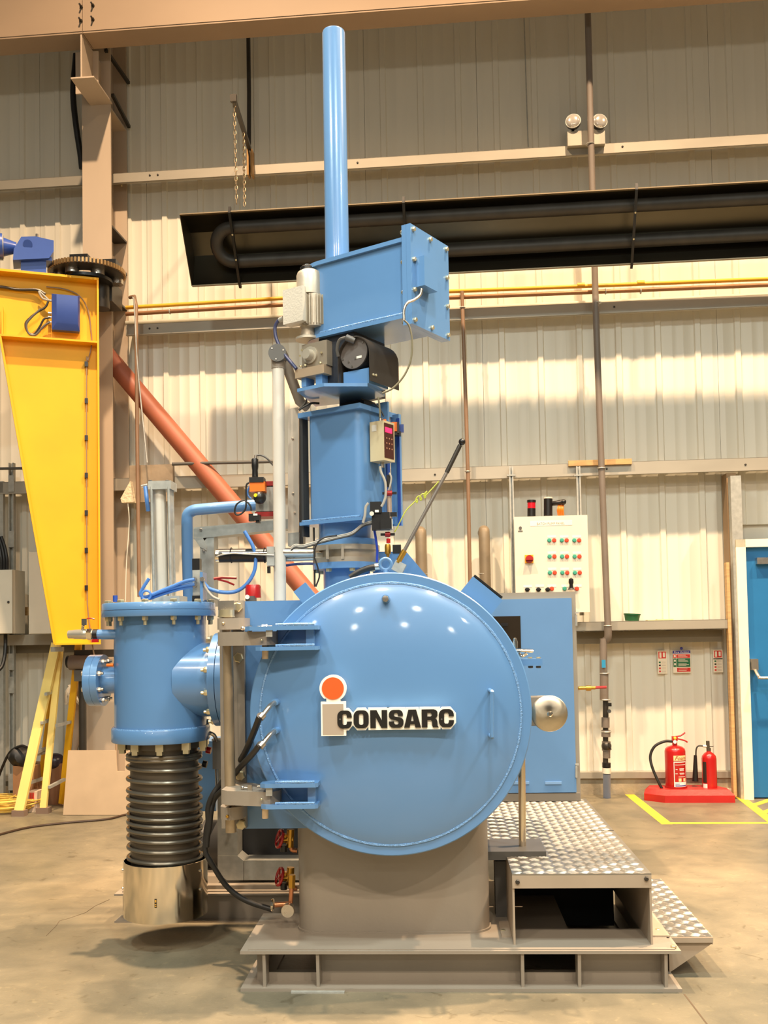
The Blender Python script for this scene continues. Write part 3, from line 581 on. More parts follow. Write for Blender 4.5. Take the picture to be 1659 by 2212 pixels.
# bracket and chains
t = thing('chain_bracket', 'short dark steel arm reaching out from the wall that holds two heater chains', 'bracket', W(540, 375, 8.2), WA)
p, q_ = W(505, 215, 7.25), W(539, 322, 8.12)
part(t, 'arm', MB().tube([p, q_], .022, 4, 0), DARK); m = MB(); rb(m, 533, 322, 537, 378, 8.12, 8.2, WA); rb(m, 541, 322, 545, 378, 8.12, 8.2, WA); part(t, 'jaw', m, mat('rusty_clamp', (150, 116, 70), .5, metal=.5)); part(t, 'end_cap', MB().box(p-V((.024, .02, .024)), p+V((.024, .01, .03))), DARK)
def chain(label, top, bottom):
    top, bottom = V(top), V(bottom); n = int((top-bottom).length/.034); t = thing('chain', label, 'chain', bottom, WA)
    ch = MB()
    pts = [(.008, -.012), (.008, .012), (0, .021), (-.008, .012), (-.008, -.012), (0, -.021)]
    ma = MB(); ma.tube([(a, 0, b) for a, b in pts]+[(pts[0][0], 0, pts[0][1])], .0032, 5, 0, False); me = ma.mesh('link', mat('chain_steel', (160, 142, 112), .4, metal=.5))
    for i in range(n+1):
        o = bpy.data.objects.new('link', me); COL.objects.link(o); o.parent = t; o.location = top.lerp(bottom, i/n)-OFF[t.name]; o.rotation_euler = (0, 0, rad(90)*(i % 2))
chain('left front chain from the dark arm down to the heater edge', W(506, 228, 7.27), W(511, 436, 7.34))
chain('right chain from the middle of the dark arm to the heater', W(526, 292, 7.62), W(528, 441, 7.40))
# ================================================================ JIB CRANE AND LEFT CORNER
def J(px, py, y=8.0): return P(px, py, y, JA)
a, b = J(0, 583), J(213, 605); xR = b.x; zTop = 4.172; xL = -.62
jc = thing('jib_crane', 'tall yellow tapered steel jib crane bracket left of the machine', 'crane', (xR, 8.0, 1.32), JA)
tl = J(0, 750).x; bl = J(118, 1390).x
zS = 3.672
# tapering outline of the web: inner left edge runs from far left at the top to bl at the bottom
zat = lambda x: 1.325+(bl-x)/(bl-tl)*(3.582-1.325)
def web(y0, y1): return MB().prism([(xL, zTop), (xR, zTop), (xR, 1.325), (bl, 1.325), (tl, zS), (xL, zS)], 'y', y0, y1)
part(jc, 'web_plate', web(8.09, 8.10), YEL)
part(jc, 'top_flange', MB().box((xL, 7.99, zTop-.006), (xR, 8.2, zTop+.012)), YEL)
part(jc, 'right_flange', MB().box((xR-.014, 7.99, 1.325), (xR, 8.2, zTop)), YEL)
part(jc, 'middle_flange', MB().box((xL, 7.99, zS-.006), (xR-.014, 8.09, zS+.008)), YEL)
part(jc, 'stiffener', MB().box((J(5, 700).x-.006, 7.99, zS), (J(5, 700).x+.006, 8.09, J(5, 662).z)), YEL)
part(jc, 'bottom_flange', MB().box((bl, 7.99, 1.313), (xR, 8.2, 1.327)), YEL)
dv = (V((bl, 0, 1.325))-V((tl, 0, zS))).normalized(); nv = V((-dv.z, 0, dv.x))*.008
part(jc, 'tapered_flange', MB().prism([(tl-nv.x, zS-nv.z), (tl+nv.x, zS+nv.z), (bl+nv.x, 1.32+nv.z), (bl-nv.x, 1.32-nv.z)], 'y', 7.99, 8.2), YEL)
jb = thing('junction_box', 'blue plastic junction box with looped grey cables on the yellow crane', 'junction box', J(140, 675, 8.04), JA)
m = MB(); rb(m, 112, 640, 172, 712, 8.0, 8.085, JA); part(jb, 'box_body', m, mat('box_blue', (58, 84, 160), .35), bevel=.012)
m = MB(); a_, b_ = J(112, 712, 8.0), J(172, 640, 8.0); n_ = [m.bm.verts.new(q) for q in ((a_.x, 8.0, a_.z), (b_.x, 8.0, a_.z), (b_.x, 8.0, b_.z), (a_.x, 8.0, b_.z))]; f_ = [m.bm.verts.new(q) for q in ((a_.x+.035, 7.965, a_.z+.05), (b_.x-.015, 7.965, a_.z+.05), (b_.x-.015, 7.965, b_.z-.015), (a_.x+.035, 7.965, b_.z-.015))]
m._f(f_); [m._f([n_[i], n_[(i+1) % 4], f_[(i+1) % 4], f_[i]]) for i in range(4)]; m._f(n_[::-1])
part(jb, 'box_lid', m, MATS['box_blue'])
many(jb, 'gland', [tuple(J(108, y, 8.04)) for y in (650, 677, 686, 697)], (-1, 0, 0), MB().cyl((0, 0, -.01), (0, 0, .014), .009, 8), GALV)
for k, pts in enumerate((((106, 650), (96, 640), (84, 630), (92, 645), (108, 650)), ((108, 686), (95, 690), (86, 706), (74, 722), (60, 718), (55, 700), (66, 686), (82, 674), (98, 664), (104, 652)), ((107, 697), (98, 702), (88, 712), (76, 724), (62, 721), (57, 702), (68, 686), (88, 668)))):
    part(jb, 'cable_loop', MB().tube([J(x, y, 8.03-.01*k) for x, y in pts], .008, 8), (CABLEG, DARK, GREYD)[k])
part(jb, 'supply_cable', MB().tube([J(-60, 616, 8.05), J(0, 620, 8.06), J(40, 626, 8.06), J(80, 627, 8.05), J(98, 636, 8.04)], .012, 8), DARK)
cbl = thing('clipped_cable', 'thin grey cable clipped down the inside edge of the yellow crane', 'cable', J(190, 1270, 8.06), JA)
pts = [(100, 620), (140, 625), (172, 640), (190, 670), (196, 710), (198, 745), (190, 780), (187, 790), (187, 1050), (188, 1270), (190, 1320), (196, 1370), (204, 1420)]
part(cbl, 'wire', MB().tube([J(x, y, 8.07) for x, y in pts], .005, 6, 4), mat('brown_grey_cable', (150, 124, 96), .5))
many(cbl, 'cable_clip', [tuple(J(187, y, 8.07)) for y in (787, 866, 946, 1027, 1108, 1189, 1270)], (0, 0, 1), MB().box((-.014, -.012, -.022), (.010, .02, .018)), BLACK)
# blue gear motor on top
gm = thing('gear_motor', 'royal blue gear motor standing on top of the yellow crane', 'motor', J(70, 590, 8.05), JA)
m = MB(); rb(m, 45, 558, 100, 588, 8.0, 8.12, JA); part(gm, 'motor_foot', m, NAVY, bevel=.006)
m = MB(); rb(m, 38, 552, 112, 560, 7.98, 8.14, JA); part(gm, 'foot_plate', m, NAVY)
A = [J(x, y, 7.98) for x, y in ((28, 564), (30, 540), (46, 514), (76, 513), (116, 522), (116, 545), (106, 560))]
part(gm, 'gearbox', MB().prism([(p.x, p.z) for p in A], 'y', 7.96, 8.16), NAVY, bevel=.012)
part(gm, 'cover_disc', MB().cyl(J(60, 528, 7.962), J(60, 528, 7.952), .034, 20), NAVY)
part(gm, 'input_cone', MB().cyl(J(36, 536, 8.06), J(4, 534, 8.06), .04, 20, .075), NAVY)
part(gm, 'fan_cowl', MB().cyl(J(6, 534, 8.06), J(-60, 530, 8.06), .1, 24), NAVY); part(gm, 'cowl_rim', MB().ring(J(6, 534, 8.06), (1, 0, 0), .085, .008, 24, 6), GALV)
part(gm, 'breather', MB().cyl(J(80, 516, 8.04), J(80, 506, 8.04), .011, 8), SS)
# slewing gear
GZ = V(P(188, 590, 7.72)); gc = V((GZ.x, 7.72, GZ.z))
gr = thing('slewing_gear', 'large dark toothed slewing ring at the top corner of the yellow crane', 'gear', gc, 0)
m = MB(); m.lathe([(.11, -.018), (.285, -.018), (.285, .018), (.11, .018)], gc, (0, 0, 1), 60, True); part(gr, 'gear_disc', m, DARK)
me = MB().box((.280, -.0075, -.018), (.302, .0075, .018)).mesh('tooth', mat('bare_gear_steel', (170, 140, 96), .4, metal=.7))
for i in range(66):
    o = bpy.data.objects.new('tooth', me); COL.objects.link(o); o.parent = gr; o.location = (0, 0, 0); o.rotation_euler = (0, 0, 2*math.pi*i/66)
for dx, dy in ((-.06, -.16), (.12, -.10), (-.20, -.06), (.2, .12)): part(gr, 'spacer_sleeve', MB().cyl(gc+V((dx, dy, -.06)), gc+V((dx, dy, -.018)), .055, 20), SS)
part(gr, 'bearing_plate', MB().lathe([(0, -.085), (.2, -.085), (.2, -.06), (0, -.06)], gc, (0, 0, 1), 32), BLACK)
part(gr, 'pivot_drum', MB().cyl(gc+V((.08, .08, -.27)), gc+V((.08, .08, -.085)), .075, 24), DARK)
m = MB(); rb(m, 150, 549, 189, 562, 7.72, 7.86); rb(m, 214, 560, 250, 572, 7.66, 7.8); part(gr, 'stop_block', m, BLACK)
part(gr, 'mount_bracket', MB().box(gc+V((-.02, .10, -.2)), gc+V((.17, .36, -.03))), DARK)
# black hose along the column
solo('black_duct_hose', 'fat black hose hanging beside the upper part of the beige column', 'hose', MB().tube([W(164, 118, 8.3), W(158, 200, 8.3), W(164, 270, 8.3), W(173, 330, 8.34), W(177, 365, 8.36)], .026, 10), RUB, WA)
# ladder (fibreglass step ladder)
LY = mat('fibreglass_yellow', (244, 218, 130), .45, var=.06, streak=(1, 1, .3)); LYD = mat('deep_yellow_rail', (228, 170, 24), .4)
fa = Zp(42, 1763, 0, WA); fb = Zp(94, 1757, 0, WA)
ld = thing('step_ladder', 'yellow fibreglass stepladder standing open below the crane', 'ladder', (fa+fb)/2, WA)
ta = P(122, 1390, fa.y+.30, WA); tb = P(136, 1390, fb.y+.28, WA)
def rail(p, q, wd, dp, m, nm):
    b = MB(); z = (V(q)-V(p)).normalized(); x = V((1, 0, 0)); x = (x-z*x.dot(z)).normalized(); y = z.cross(x)
    t = M(((x.x, y.x, z.x, p[0]), (x.y, y.y, z.y, p[1]), (x.z, y.z, z.z, p[2]), (0, 0, 0, 1))); L = (V(q)-V(p)).length
    b.box((-wd/2, -dp/2, 0), (wd/2, dp/2, L), t); return part(ld, nm, b, m)
top_l, top_r = ta, tb+V((.10, .25, 0))
rail(fa+V((0, 0, .04)), ta, .075, .03, LY, 'front_rail')
fr2 = W(134, 1730, 7.9); fr2 = V((fr2.x, 7.9, .02)); rail(fr2, P(170, 1390, 7.75, WA), .05, .03, LYD, 'front_rail')
rail(fb+V((0, 0, .04)), P(130, 1400, fb.y+.22, WA), .05, .028, LY, 'rear_rail')
rr = W(84, 1720, 7.95); rr = V((rr.x, 7.95, .02)); rail(rr, P(122, 1430, 7.8, WA), .05, .028, LYD, 'rear_rail')
for p in (fa, fb): part(ld, 'rubber_foot', MB().box(V((p.x-.05, p.y-.03, 0)), V((p.x+.05, p.y+.04, .045))), mat('foot_brown', (130, 108, 92), .7), bevel=.008)
for y0, x0, x1, y1 in ((1626, 79, 101, 1616), (1562, 90, 110, 1555), (1500, 99, 116, 1494), (1692, 62, 93, 1682), (1701, 106, 139, 1684), (1568, 122, 152, 1560), (1632, 76, 98, 1625)):
    a_, b_ = P(x0, y0, fa.y+.12, WA), P(x1, y1, fa.y+.35, WA); part(ld, 'step', MB().tube([a_, b_], .016, 4, 0), GALV)
part(ld, 'spreader_plate', MB().box(P(114, 1408, 7.60, WA), P(134, 1398, 7.56, WA)), GALV)
# leaning boards
def board(label, pts, y, lean, m, nm='board', th=.012, cut=None):
    b = MB(); F = [P(x, q, y, WA) for x, q in pts]; A = [b.bm.verts.new((p.x, y+lean*p.z, p.z)) for p in F]; B = [b.bm.verts.new((p.x, y+lean*p.z+th, p.z)) for p in F]; n = len(F)
    b._f(A[::-1]); b._f(B)
    for i in range(n): b._f([A[i], A[(i+1) % n], B[(i+1) % n], B[i]])
    return solo(nm, label, 'board', b, m, WA)
yb0 = Zp(140, 1762, 0, WA).y
board('square beige sheet with a slot in its top edge leaning beside the coiled pump', [(136, 1761), (146, 1622), (249, 1622), (252, 1667), (269, 1667), (270, 1622), (330, 1622), (330, 1761)], yb0, .02, BOARD, 'leaning_sheet')
board('tall narrow pale board leaning on the wall right of the ladder', [(150, 1735), (162, 1475), (182, 1470), (184, 1560), (166, 1620), (172, 1735)], 8.1, .02, mat('pale_board', (214, 190, 164), .6), 'leaning_board')
board('tall wide beige board leaning on the wall behind the square sheet', [(184, 1735), (184, 1470), (250, 1470), (252, 1735)], 8.15, .0, mat('beige_board', (200, 172, 140), .6, var=.1), 'leaning_board')
c = P(158, 1495, 8.0, WA); m = MB()
for i in range(7): m.tube([c+V((random.uniform(-.04, .04), 0, .05)), c+V((random.uniform(-.05, .05), -.03, 0)), c+V((random.uniform(-.07, .06), .0, -.1))], .014, 6, 3)
solo('pale_rag', 'crumpled white plastic strip hooked over the narrow board', 'rag', m, WHITE, WA)
# grey machine head behind blank flange
gh = thing('grey_drum_motor', 'dark grey cylindrical motor lying behind the blue blank flange', 'motor', P(180, 1455, 7.7, WA), WA)
part(gh, 'drum', MB().cyl(P(152, 1432, 7.7, WA), P(205, 1432, 7.7, WA), .06, 24), mat('drum_grey', (120, 108, 100), .45)); part(gh, 'end_bell', MB().cyl(P(146, 1430, 7.7, WA), P(154, 1430, 7.7, WA), .05, 20), BLACK)
m = MB(); rb(m, 160, 1448, 196, 1472, 7.66, 7.78, WA); part(gh, 'terminal_box', m, GREYD); m = MB(); rb(m, 160, 1404, 262, 1420, 7.7, 7.8, WA); part(gh, 'mount_plate', m, DARK)
part(gh, 'support_stem', MB().cyl(V((P(178, 1440, 7.74, WA).x, 7.74, .0)), P(178, 1470, 7.74, WA), .03, 12), DARK)
# cabinets on the left wall
def cab(label, x0, y0, x1, y1, d0, d1):
    a = P(x0, y1, d0, WA); t = thing('wall_cabinet', label, 'cabinet', a, WA); m = MB(); rb(m, x0, y0, x1, y1, d0+.02, d1, WA); part(t, 'enclosure', m, CREAM, bevel=.005)
    m = MB(); rb(m, x0+1, y0+1, x1-1, y1-1, d0, d0+.018, WA); part(t, 'cabinet_door', m, CREAM, bevel=.004); return t
t = cab('cream wall cabinet cut by the left edge of the picture', -60, 1232, 27, 1370, 7.9, 8.15)
part(t, 'door_lock', MB().cyl(P(18, 1301, 7.9, WA), P(18, 1301, 7.89, WA), .01, 12), DARK)
t = cab('cream wall cabinet half hidden behind the yellow crane', 62, 1192, 116, 1370, 7.92, 8.15)
ux = W(24, 1300, 8.2).x
ch = thing('strut_upright', 'upright of perforated galvanised channel behind the left cream cabinet', 'strut', (ux, 8.22, 0), WA)
part(ch, 'channel', MB().box((ux-.022, 8.2, .02), (ux-.014, 8.24, W(24, 1000, 8.2).z)).box((ux+.014, 8.2, .02), (ux+.022, 8.24, W(24, 1000, 8.2).z)).box((ux-.022, 8.236, .02), (ux+.022, 8.242, W(24, 1000, 8.2).z)), GALV)
for py in (1045, 1165, 1430, 1480, 1690): part(ch, 'channel_bracket', MB().box(W(21-3, py+18, 8.19), (W(30, py-18, 8.19).x, 8.197, W(30, py-18, 8.19).z)), GALV)
ux = W(2, 1300, 8.2).x
ch = thing('strut_upright', 'second channel upright at the very left edge of the picture', 'strut', (ux, 8.22, 0), WA)
part(ch, 'channel', MB().box((ux-.02, 8.2, .02), (ux+.02, 8.24, W(2, 1040, 8.2).z)), GALV)
pipe('grey_conduit', 'thin grey horizontal conduit above the left cream cabinet', 'pipe', [W(-80, 1014, 8.15), W(60, 1012, 8.15)], .012, GREYD)
for i, px in enumerate((3, 9, 15)): solo('power_cable', ('thick black cable entering the left cabinet, leftmost of three', 'thick black cable entering the left cabinet, middle of three', 'thick black cable entering the left cabinet, rightmost of three')[i], 'cable', MB().tube([W(px-12, 1160, 8.14), W(px-4, 1185, 8.12), W(px, 1210, 8.1), W(px, 1232, 8.05)], .014, 8), RUB, WA)
solo('drop_cable', 'thick black cable drooping under the left cream cabinet to the floor', 'cable', MB().tube([W(12, 1370, 8.05), W(11, 1410, 8.0), W(4, 1440, 7.95), W(-10, 1452, 7.9)], .016, 8), RUB, WA)
solo('loop_cable', 'dark cable arching up from the left edge to the black bag', 'cable', MB().tube([W(-10, 1700, 7.9), W(4, 1660, 7.85), W(22, 1625, 7.8), W(45, 1612, 7.75), W(58, 1615, 7.72)], .011, 8), RUB, WA)
m = MB(); rb(m, 36, 1312, 64, 1330, 8.26, 8.3, WA); solo('pale_block', 'small pale timber block on the wall between the two cream cabinets', 'timber', m, WOOD, WA)
# boxes on floor at the left
def crate(name, label, cat, x0, y0, x1, y1, d0, dep, m, bev=.004):
    a = P(x0, y1, d0, WA); b = P(x1, y0, d0, WA); return solo(name, label, cat, MB().box((a.x, d0, 0 if a.z < .12 else a.z), (b.x, d0+dep, b.z)), m, WA, bevel=bev)
crate('cardboard_box', 'torn brown cardboard box with red print behind the left foot of the ladder', 'box', 28, 1655, 74, 1735, 7.78, .3, CARD)
crate('cardboard_box', 'dark brown cardboard box seen between the ladder rails', 'box', 76, 1650, 134, 1738, 7.95, .3, mat('dark_cardboard', (136, 96, 66), .8))
wc_ = crate('white_carton', 'small white carton with red bars on the floor by the ladder', 'box', 60, 1710, 80, 1737, 7.62, .12, mat('carton_white', (222, 196, 170), .7))
m = MB(); rb(m, 64, 1713, 66, 1733, 7.615, 7.62, WA); rb(m, 68, 1713, 70, 1733, 7.615, 7.62, WA); rb(m, 71.5, 1713, 73, 1733, 7.615, 7.62, WA); part(wc_, 'printed_bars', m, SRED)
c = P(48, 1635, 7.85, WA); m = MB().sphere(c, .11, 16, .8)
for v in m.bm.verts: v.co += V((math.sin(v.co.z*40)*.012, math.cos(v.co.x*33)*.012, math.sin(v.co.x*52)*.014))
solo('black_bag', 'crumpled black bag on the brown cardboard box', 'bag', m, RUB, WA)
c = P(118, 1645, 8.0, WA); solo('dark_bundle', 'rounded dark bundle on the box between the ladder rails', 'bundle', MB().sphere(c, .085, 18, .8), mat('dark_purple_plastic', (50, 42, 52), .3), WA)
cc_ = Zp(8, 1752, 0, WA); m = MB()
for i in range(16):
    r0 = .15+.11*random.random(); ph = random.uniform(0, 6); cx_ = random.uniform(-.04, .04); cy_ = random.uniform(-.04, .04)
    m.tube([cc_+V((cx_+r0*1.3*math.cos(ph+t*.42), cy_+r0*.8*math.sin(ph+t*.42), .014+.006*i+.01*math.sin(t+i))) for t in range(15)], .006, 6, 2)
m.tube([cc_+V((.1, 0, .05)), P(20, 1728, 7.6, WA), P(34, 1718, 7.6, WA)], .006, 6)
solo('yellow_cable_coil', 'tangled coil of yellow cable on the floor by the ladder foot', 'cable', m, mat('cable_yellow', (230, 190, 84), .5), WA)
cf = [(-20, 1808), (60, 1788), (140, 1778), (230, 1770), (272, 1760), (330, 1752), (430, 1745)]
solo('floor_cable', 'single thin dark cable running across the floor at the left', 'cable', MB().tube([Zp(x, y, .009) for x, y in cf], .008, 8), mat('brown_black_cable', (62, 44, 30), .5))
# ================================================================ THE FURNACE
# ---- base frame
zT = .157
bf = thing('base_frame', 'grey painted steel skid with fork pockets that carries the machine', 'frame', (.05, 4.3, 0))
XL, XR = -.785, .887
def quad_plate(poly, z0, z1): return MB().prism(poly, 'z', z0, z1)
part(bf, 'top_flange', quad_plate([(XL, 3.845), (XR, 3.845), (XR, 4.13), (.50, 4.13), (.50, 4.9), (-.60, 4.9), (-.60, 4.36), (XL, 4.36)], .141, .153), GREY, bevel=.002)
part(bf, 'deck_plate', quad_plate([(XL+.03, 3.855), (XR-.02, 3.855), (XR-.02, 4.11), (.50, 4.11), (.50, 4.86), (-.58, 4.86), (-.58, 4.34), (XL+.03, 4.34)], .153, zT), GREY)
part(bf, 'side_rail_plate', quad_plate([(.795, 4.13), (XR, 4.13), (XR, 5.0), (.795, 5.0)], .141, zT), GREY)
part(bf, 'bottom_flange', quad_plate([(XL, 3.845), (XR, 3.845), (XR, 4.06), (XL, 4.06)], 0, .012), GREY, bevel=.002)
for q1, q2 in (((.84, 4.0, .012), (.852, 5.0, .141)), ((-.74, 4.0, .012), (-.728, 4.36, .141))): part(bf, 'side_web', MB().box(q1, q2), GREY)
for q1, q2 in (((XL, 4.06, 0), (-.68, 4.36, .012)), ((.79, 4.06, 0), (XR, 5.0, .012))): part(bf, 'side_bottom_flange', MB().box(q1, q2), GREY)
pk = [P(x, 2090, 3.93).x for x in (578, 690, 1128, 1248)]
wy0, wy1 = 3.93, 3.942
wm = MB()
for u, v in ((XL+.05, pk[0]), (pk[1], pk[2]), (pk[3], XR-.06)): wm.box((u, wy0, .012), (v, wy1, .141))
for u, v in ((pk[0], pk[1]), (pk[2], pk[3])): wm.box((u, wy0, .012), (v, wy1, .045))
part(bf, 'front_web', wm, GREY)
many(bf, 'stiffener', [((P(x, 2090, 3.88).x), 3.86, .012) for x in (573, 688, 1128, 1250, 1436)], (0, 0, 1), MB().prism([(0, .0), (.07, 0), (.07, .129), (-.008, .129), (-.008, .12), (0, .03)], 'x', -.006, .006), GREY)
part(bf, 'shim_plate', MB().box((P(630, 2140, 3.85).x, 3.825, 0), (P(745, 2140, 3.85).x, 3.845, .005)), GALV)
many(bf, 'bolt', [tuple(Zp(1421, 2011, zT)), tuple(Zp(1087, 2013, zT)), tuple(Zp(1455, 2047, zT))], (0, 0, 1), bolt(.011, .008), ZINC)
# ---- vessel
DX, DZ, DR = -.192, 1.055, .5445
vs_ = thing('furnace_vessel', 'sky blue furnace chamber on a grey oval pedestal behind the round door', 'furnace', (DX, 4.4, zT))
pd = part(vs_, 'pedestal', MB().prism(plan(-.2045, 4.42, .391, .365, .09, 6), 'z', zT, .72), GREY)
part(vs_, 'pedestal_weld', MB().prism(plan(-.2045, 4.42, .397, .371, .094, 6), 'z', zT, zT+.008), GREY)
part(vs_, 'chamber_shell', MB().lathe([(0, 0), (.50, 0), (.50, 1.0), (.4, 1.1), (0, 1.14)], (DX, 3.93, DZ), (0, 1, 0), 64), BLUE)
part(vs_, 'chamber_flange', MB().lathe([(.44, 0), (.535, 0), (.535, .045), (.44, .045)], (DX, 3.912, DZ), (0, 1, 0), 72, True), BLUE)
bx0 = P(527, 1500, 4.06).x
part(vs_, 'side_mounting_box', MB().box((bx0, 4.06, P(600, 1790, 4.06).z), (DX-.1, 4.72, P(600, 1298, 4.06).z)), BLUE, bevel=.003)
part(vs_, 'rear_top_box', MB().box((P(805, 1200, 4.75).x, 4.5, 1.4), (P(925, 1200, 4.75).x, 4.95, 1.52)), BLUE)
A = [P(x, y, 4.45) for x, y in ((806, 1192), (862, 1192), (880, 1195), (928, 1252), (806, 1252))]
part(vs_, 'rear_gusset', MB().prism([(p.x, p.z) for p in A], 'y', 4.45, 4.9), BLUE)
def rotbox(par, nm, c, hx, hz, y0, y1, ang, m):
    t = M.Translation(c) @ M.Rotation(ang, 4, 'Y'); b = MB().box((-hx, y0-c[1], -hz), (hx, y1-c[1], hz), t); return part(par, nm, b, m, bevel=.003)
c = P(1040, 1288, 3.95); sb = rotbox(vs_, 'interlock_box', c, .075, .038, 3.92, 4.05, rad(40), BLUE)
rotbox(vs_, 'interlock_lid', c+V((.026, 0, .036)), .07, .004, 3.92, 4.05, rad(40), BLACK)
c = P(660, 1283, 4.0); rotbox(vs_, 'clamp_lug', c, .03, .032, 3.96, 4.0, rad(-38), BLUE)
rotbox(vs_, 'clamp_block', P(1154, 1535, 4.0), .018, .055, 3.95, 4.02, 0, GREY)
# ---- tower neck on the vessel
tc = V((-.424, 4.45, 0)); TL = unrot(tc, TA)
zf0, zf1 = P(740, 1226, 4.27).z, P(740, 1212, 4.27).z
part(vs_, 'neck_tube', MB().cyl((tc.x+.02, 4.45, 1.35), (tc.x+.02, 4.45, zf0), .105, 36), BLUE)
part(vs_, 'neck_flange', MB().cyl((tc.x+.02, 4.45, zf0), (tc.x+.02, 4.45, zf1), .152, 40), BLUE)
fb_ = [(tc.x+.02+.137*math.cos(rad(a)), 4.45+.137*math.sin(rad(a)), zf0) for a in range(15, 375, 45)]
many(vs_, 'flange_bolt', fb_, (0, 0, -1), bolt(.014, .014), ZINC)
# ---- door
dY = 3.852
fd = thing('furnace_door', 'huge round sky blue furnace door with the logo sign', 'door', (DX, dY, DZ-DR))
part(fd, 'door_rim', MB().lathe([(.45, .055), (DR, .055), (DR, 0), (DR-.004, -.004), (.45, -.004)], (DX, dY, DZ), (0, 1, 0), 120, True), BLUEF)
prof = []
for i in range(25):
    r = .503*(1-i/24); prof.append((r, -.006-.062*(1-(r/.503)**2)**.8))
part(fd, 'dished_head', MB().lathe(prof, (DX, dY, DZ), (0, 1, 0), 96), BLUEF)
m = MB(); n = 140; R_ = []
for i in range(n):
    a = 2*math.pi*i/n; rr_ = .503; k = .0065+.0006*math.sin(i*1.3+1); R_.append([m.bm.verts.new((DX+(rr_+k*math.cos(b_))*math.cos(a), dY-.004+k*math.sin(b_), DZ+(rr_+k*math.cos(b_))*math.sin(a))) for b_ in (0, 1.05, 2.1, 3.14, 4.2, 5.2)])
for i in range(n):
    for k in range(6): m._f([R_[i][k], R_[i][(k+1) % 6], R_[(i+1) % n][(k+1) % 6], R_[(i+1) % n][k]], True)
part(fd, 'weld_bead', m, WELD)
def hy(x, z):
    r = math.hypot(x-DX, z-DZ); return dY-.006-.062*max(0, (1-min(1, r/.503)**2))**.8
# hinge plates on the door
for py0, py1, x0, lug in ((1352, 1361, 528, 0), (1397, 1405, 551, 0), (1693, 1702, 561, 0), (1739, 1748, 563, 0)):
    yy = 3.74; z1 = P(640, py0, yy).z; z0 = P(640, py1, yy).z; xr_ = P(686, py0, yy).x; xl_ = P(x0, py0, yy).x
    hp = part(fd, 'hinge_plate', MB().prism([(xl_, 3.75), (xl_+.02, 3.735), (xr_-.01, 3.74), (xr_, 3.75), (xr_, 3.84), (xl_+.09, 3.86), (xl_, 3.80)], 'z', z0, z1), BLUEF)
    part(hp, 'weld', MB().tube([(xr_-.16, 3.745, z1+.004), (xr_-.08, 3.743, z1+.005), (xr_-.012, 3.746, z1+.004)], .006, 6, 4), WELD)
for py, px in ((1357, 686), (1699, 690)):
    z1 = P(px, py, 3.74).z; z0 = P(px, py+42, 3.74).z; x = P(px, py, 3.74).x
    part(fd, 'hinge_rib', MB().box((x-.05, 3.78, z0), (x-.02, 3.86, z1)), BLUEF)
# pull handle
p0, p1 = P(1061, 1494, 3.80), P(1061, 1588, 3.80)
part(fd, 'pull_handle', MB().tube([(p0.x-.006, 3.83, p0.z+.004), (p0.x, 3.75, p0.z+.002), (p0.x, 3.742, p0.z-.012), (p1.x, 3.742, p1.z+.012), (p1.x, 3.75, p1.z-.002), (p1.x-.006, 3.83, p1.z-.002)], .0075, 10, 3), BLUEF)
c = P(833, 1294, 3.80); pg = part(fd, 'vent_boss', MB().cyl((c.x, 3.84, c.z), (c.x, 3.795, c.z), .016, 20), BLUEF); part(pg, 'hex_plug', MB().lathe([(0, 0), (.013, 0), (.013, .012), (0, .014)], (c.x, 3.795, c.z), (0, -1, 0), 6), SS)
ec = P(833, 1226, 3.87); ey = part(fd, 'lifting_eye', MB().ring((ec.x, 3.87, ec.z+.012), (0, 1, 0), .022, .0068, 28, 10).cyl((ec.x, 3.87, ec.z-.03), (ec.x, 3.87, ec.z-.008), .013, 14, .009), BLUEF)
# hose nozzles on the door
for py in (1518, 1580):
    c = P(593, py, 3.79); nz = part(fd, 'water_nozzle', MB().cyl((c.x+.008, 3.86, c.z), (c.x, 3.785, c.z), .013, 16), BLUEF)
    e = P(566, py+30, 3.70); part(nz, 'hose_elbow', MB().tube([(c.x, 3.79, c.z), (c.x-.004, 3.765, c.z-.004), P(582, py+9, 3.735), e], .0095, 12, 5), SS)
    part(nz, 'hose_clip', MB().cyl(P(569, py+26, 3.703), P(562, py+34, 3.695), .0145, 14), SS)
# logo sign (raised letters on a white backing)
ly = 3.752
LW = mat('logo_white', (255, 252, 238), .4, var=.01); LG = mat('logo_grey', (176, 160, 142), .45, var=.01); LK = mat('logo_black', (22, 18, 14), .45, var=.01)
def L(px, py): return P(px, py, ly)
m = MB(); c = L(719, 1487.5); r0 = (L(748, 1487).x-L(690, 1487).x)/2
pts = [(c.x+r0*math.cos(rad(a)), c.z+r0*math.sin(rad(a))) for a in range(-52, 234, 8)]
m.prism(pts, 'y', ly, ly+.022)
a_, b_ = L(694, 1590.5), L(746.5, 1516); m.box((a_.x, ly+.0002, a_.z), (b_.x, ly+.0218, b_.z)); m.box((L(705, 1520).x, ly+.0003, b_.z-.005), (L(735, 1520).x, ly+.0215, c.z-r0*.7))
tz0, tz1 = L(850, 1572.5).z, L(850, 1533.8).z
lets = [('C', 729, 760), ('O', 764, 796.5), ('N', 800, 836.5), ('S', 840, 871.5), ('A', 872.5, 909), ('R', 911, 946.5), ('C', 948, 980.5)]
def arc(cx, cy, rx, ry, a0, a1, n=6): return [(cx+rx*math.cos(rad(a0+(a1-a0)*i/n)), cy+ry*math.sin(rad(a0+(a1-a0)*i/n))) for i in range(n+1)]
_oh = arc(.36, .68, .36, .32, 90, 180)+arc(.36, .32, .36, .32, 180, 270)       # left half of a heavy O, then its hole side
_ih = arc(.47, .28, .12, .09, 270, 180, 4)+arc(.47, .72, .12, .09, 180, 90, 4)
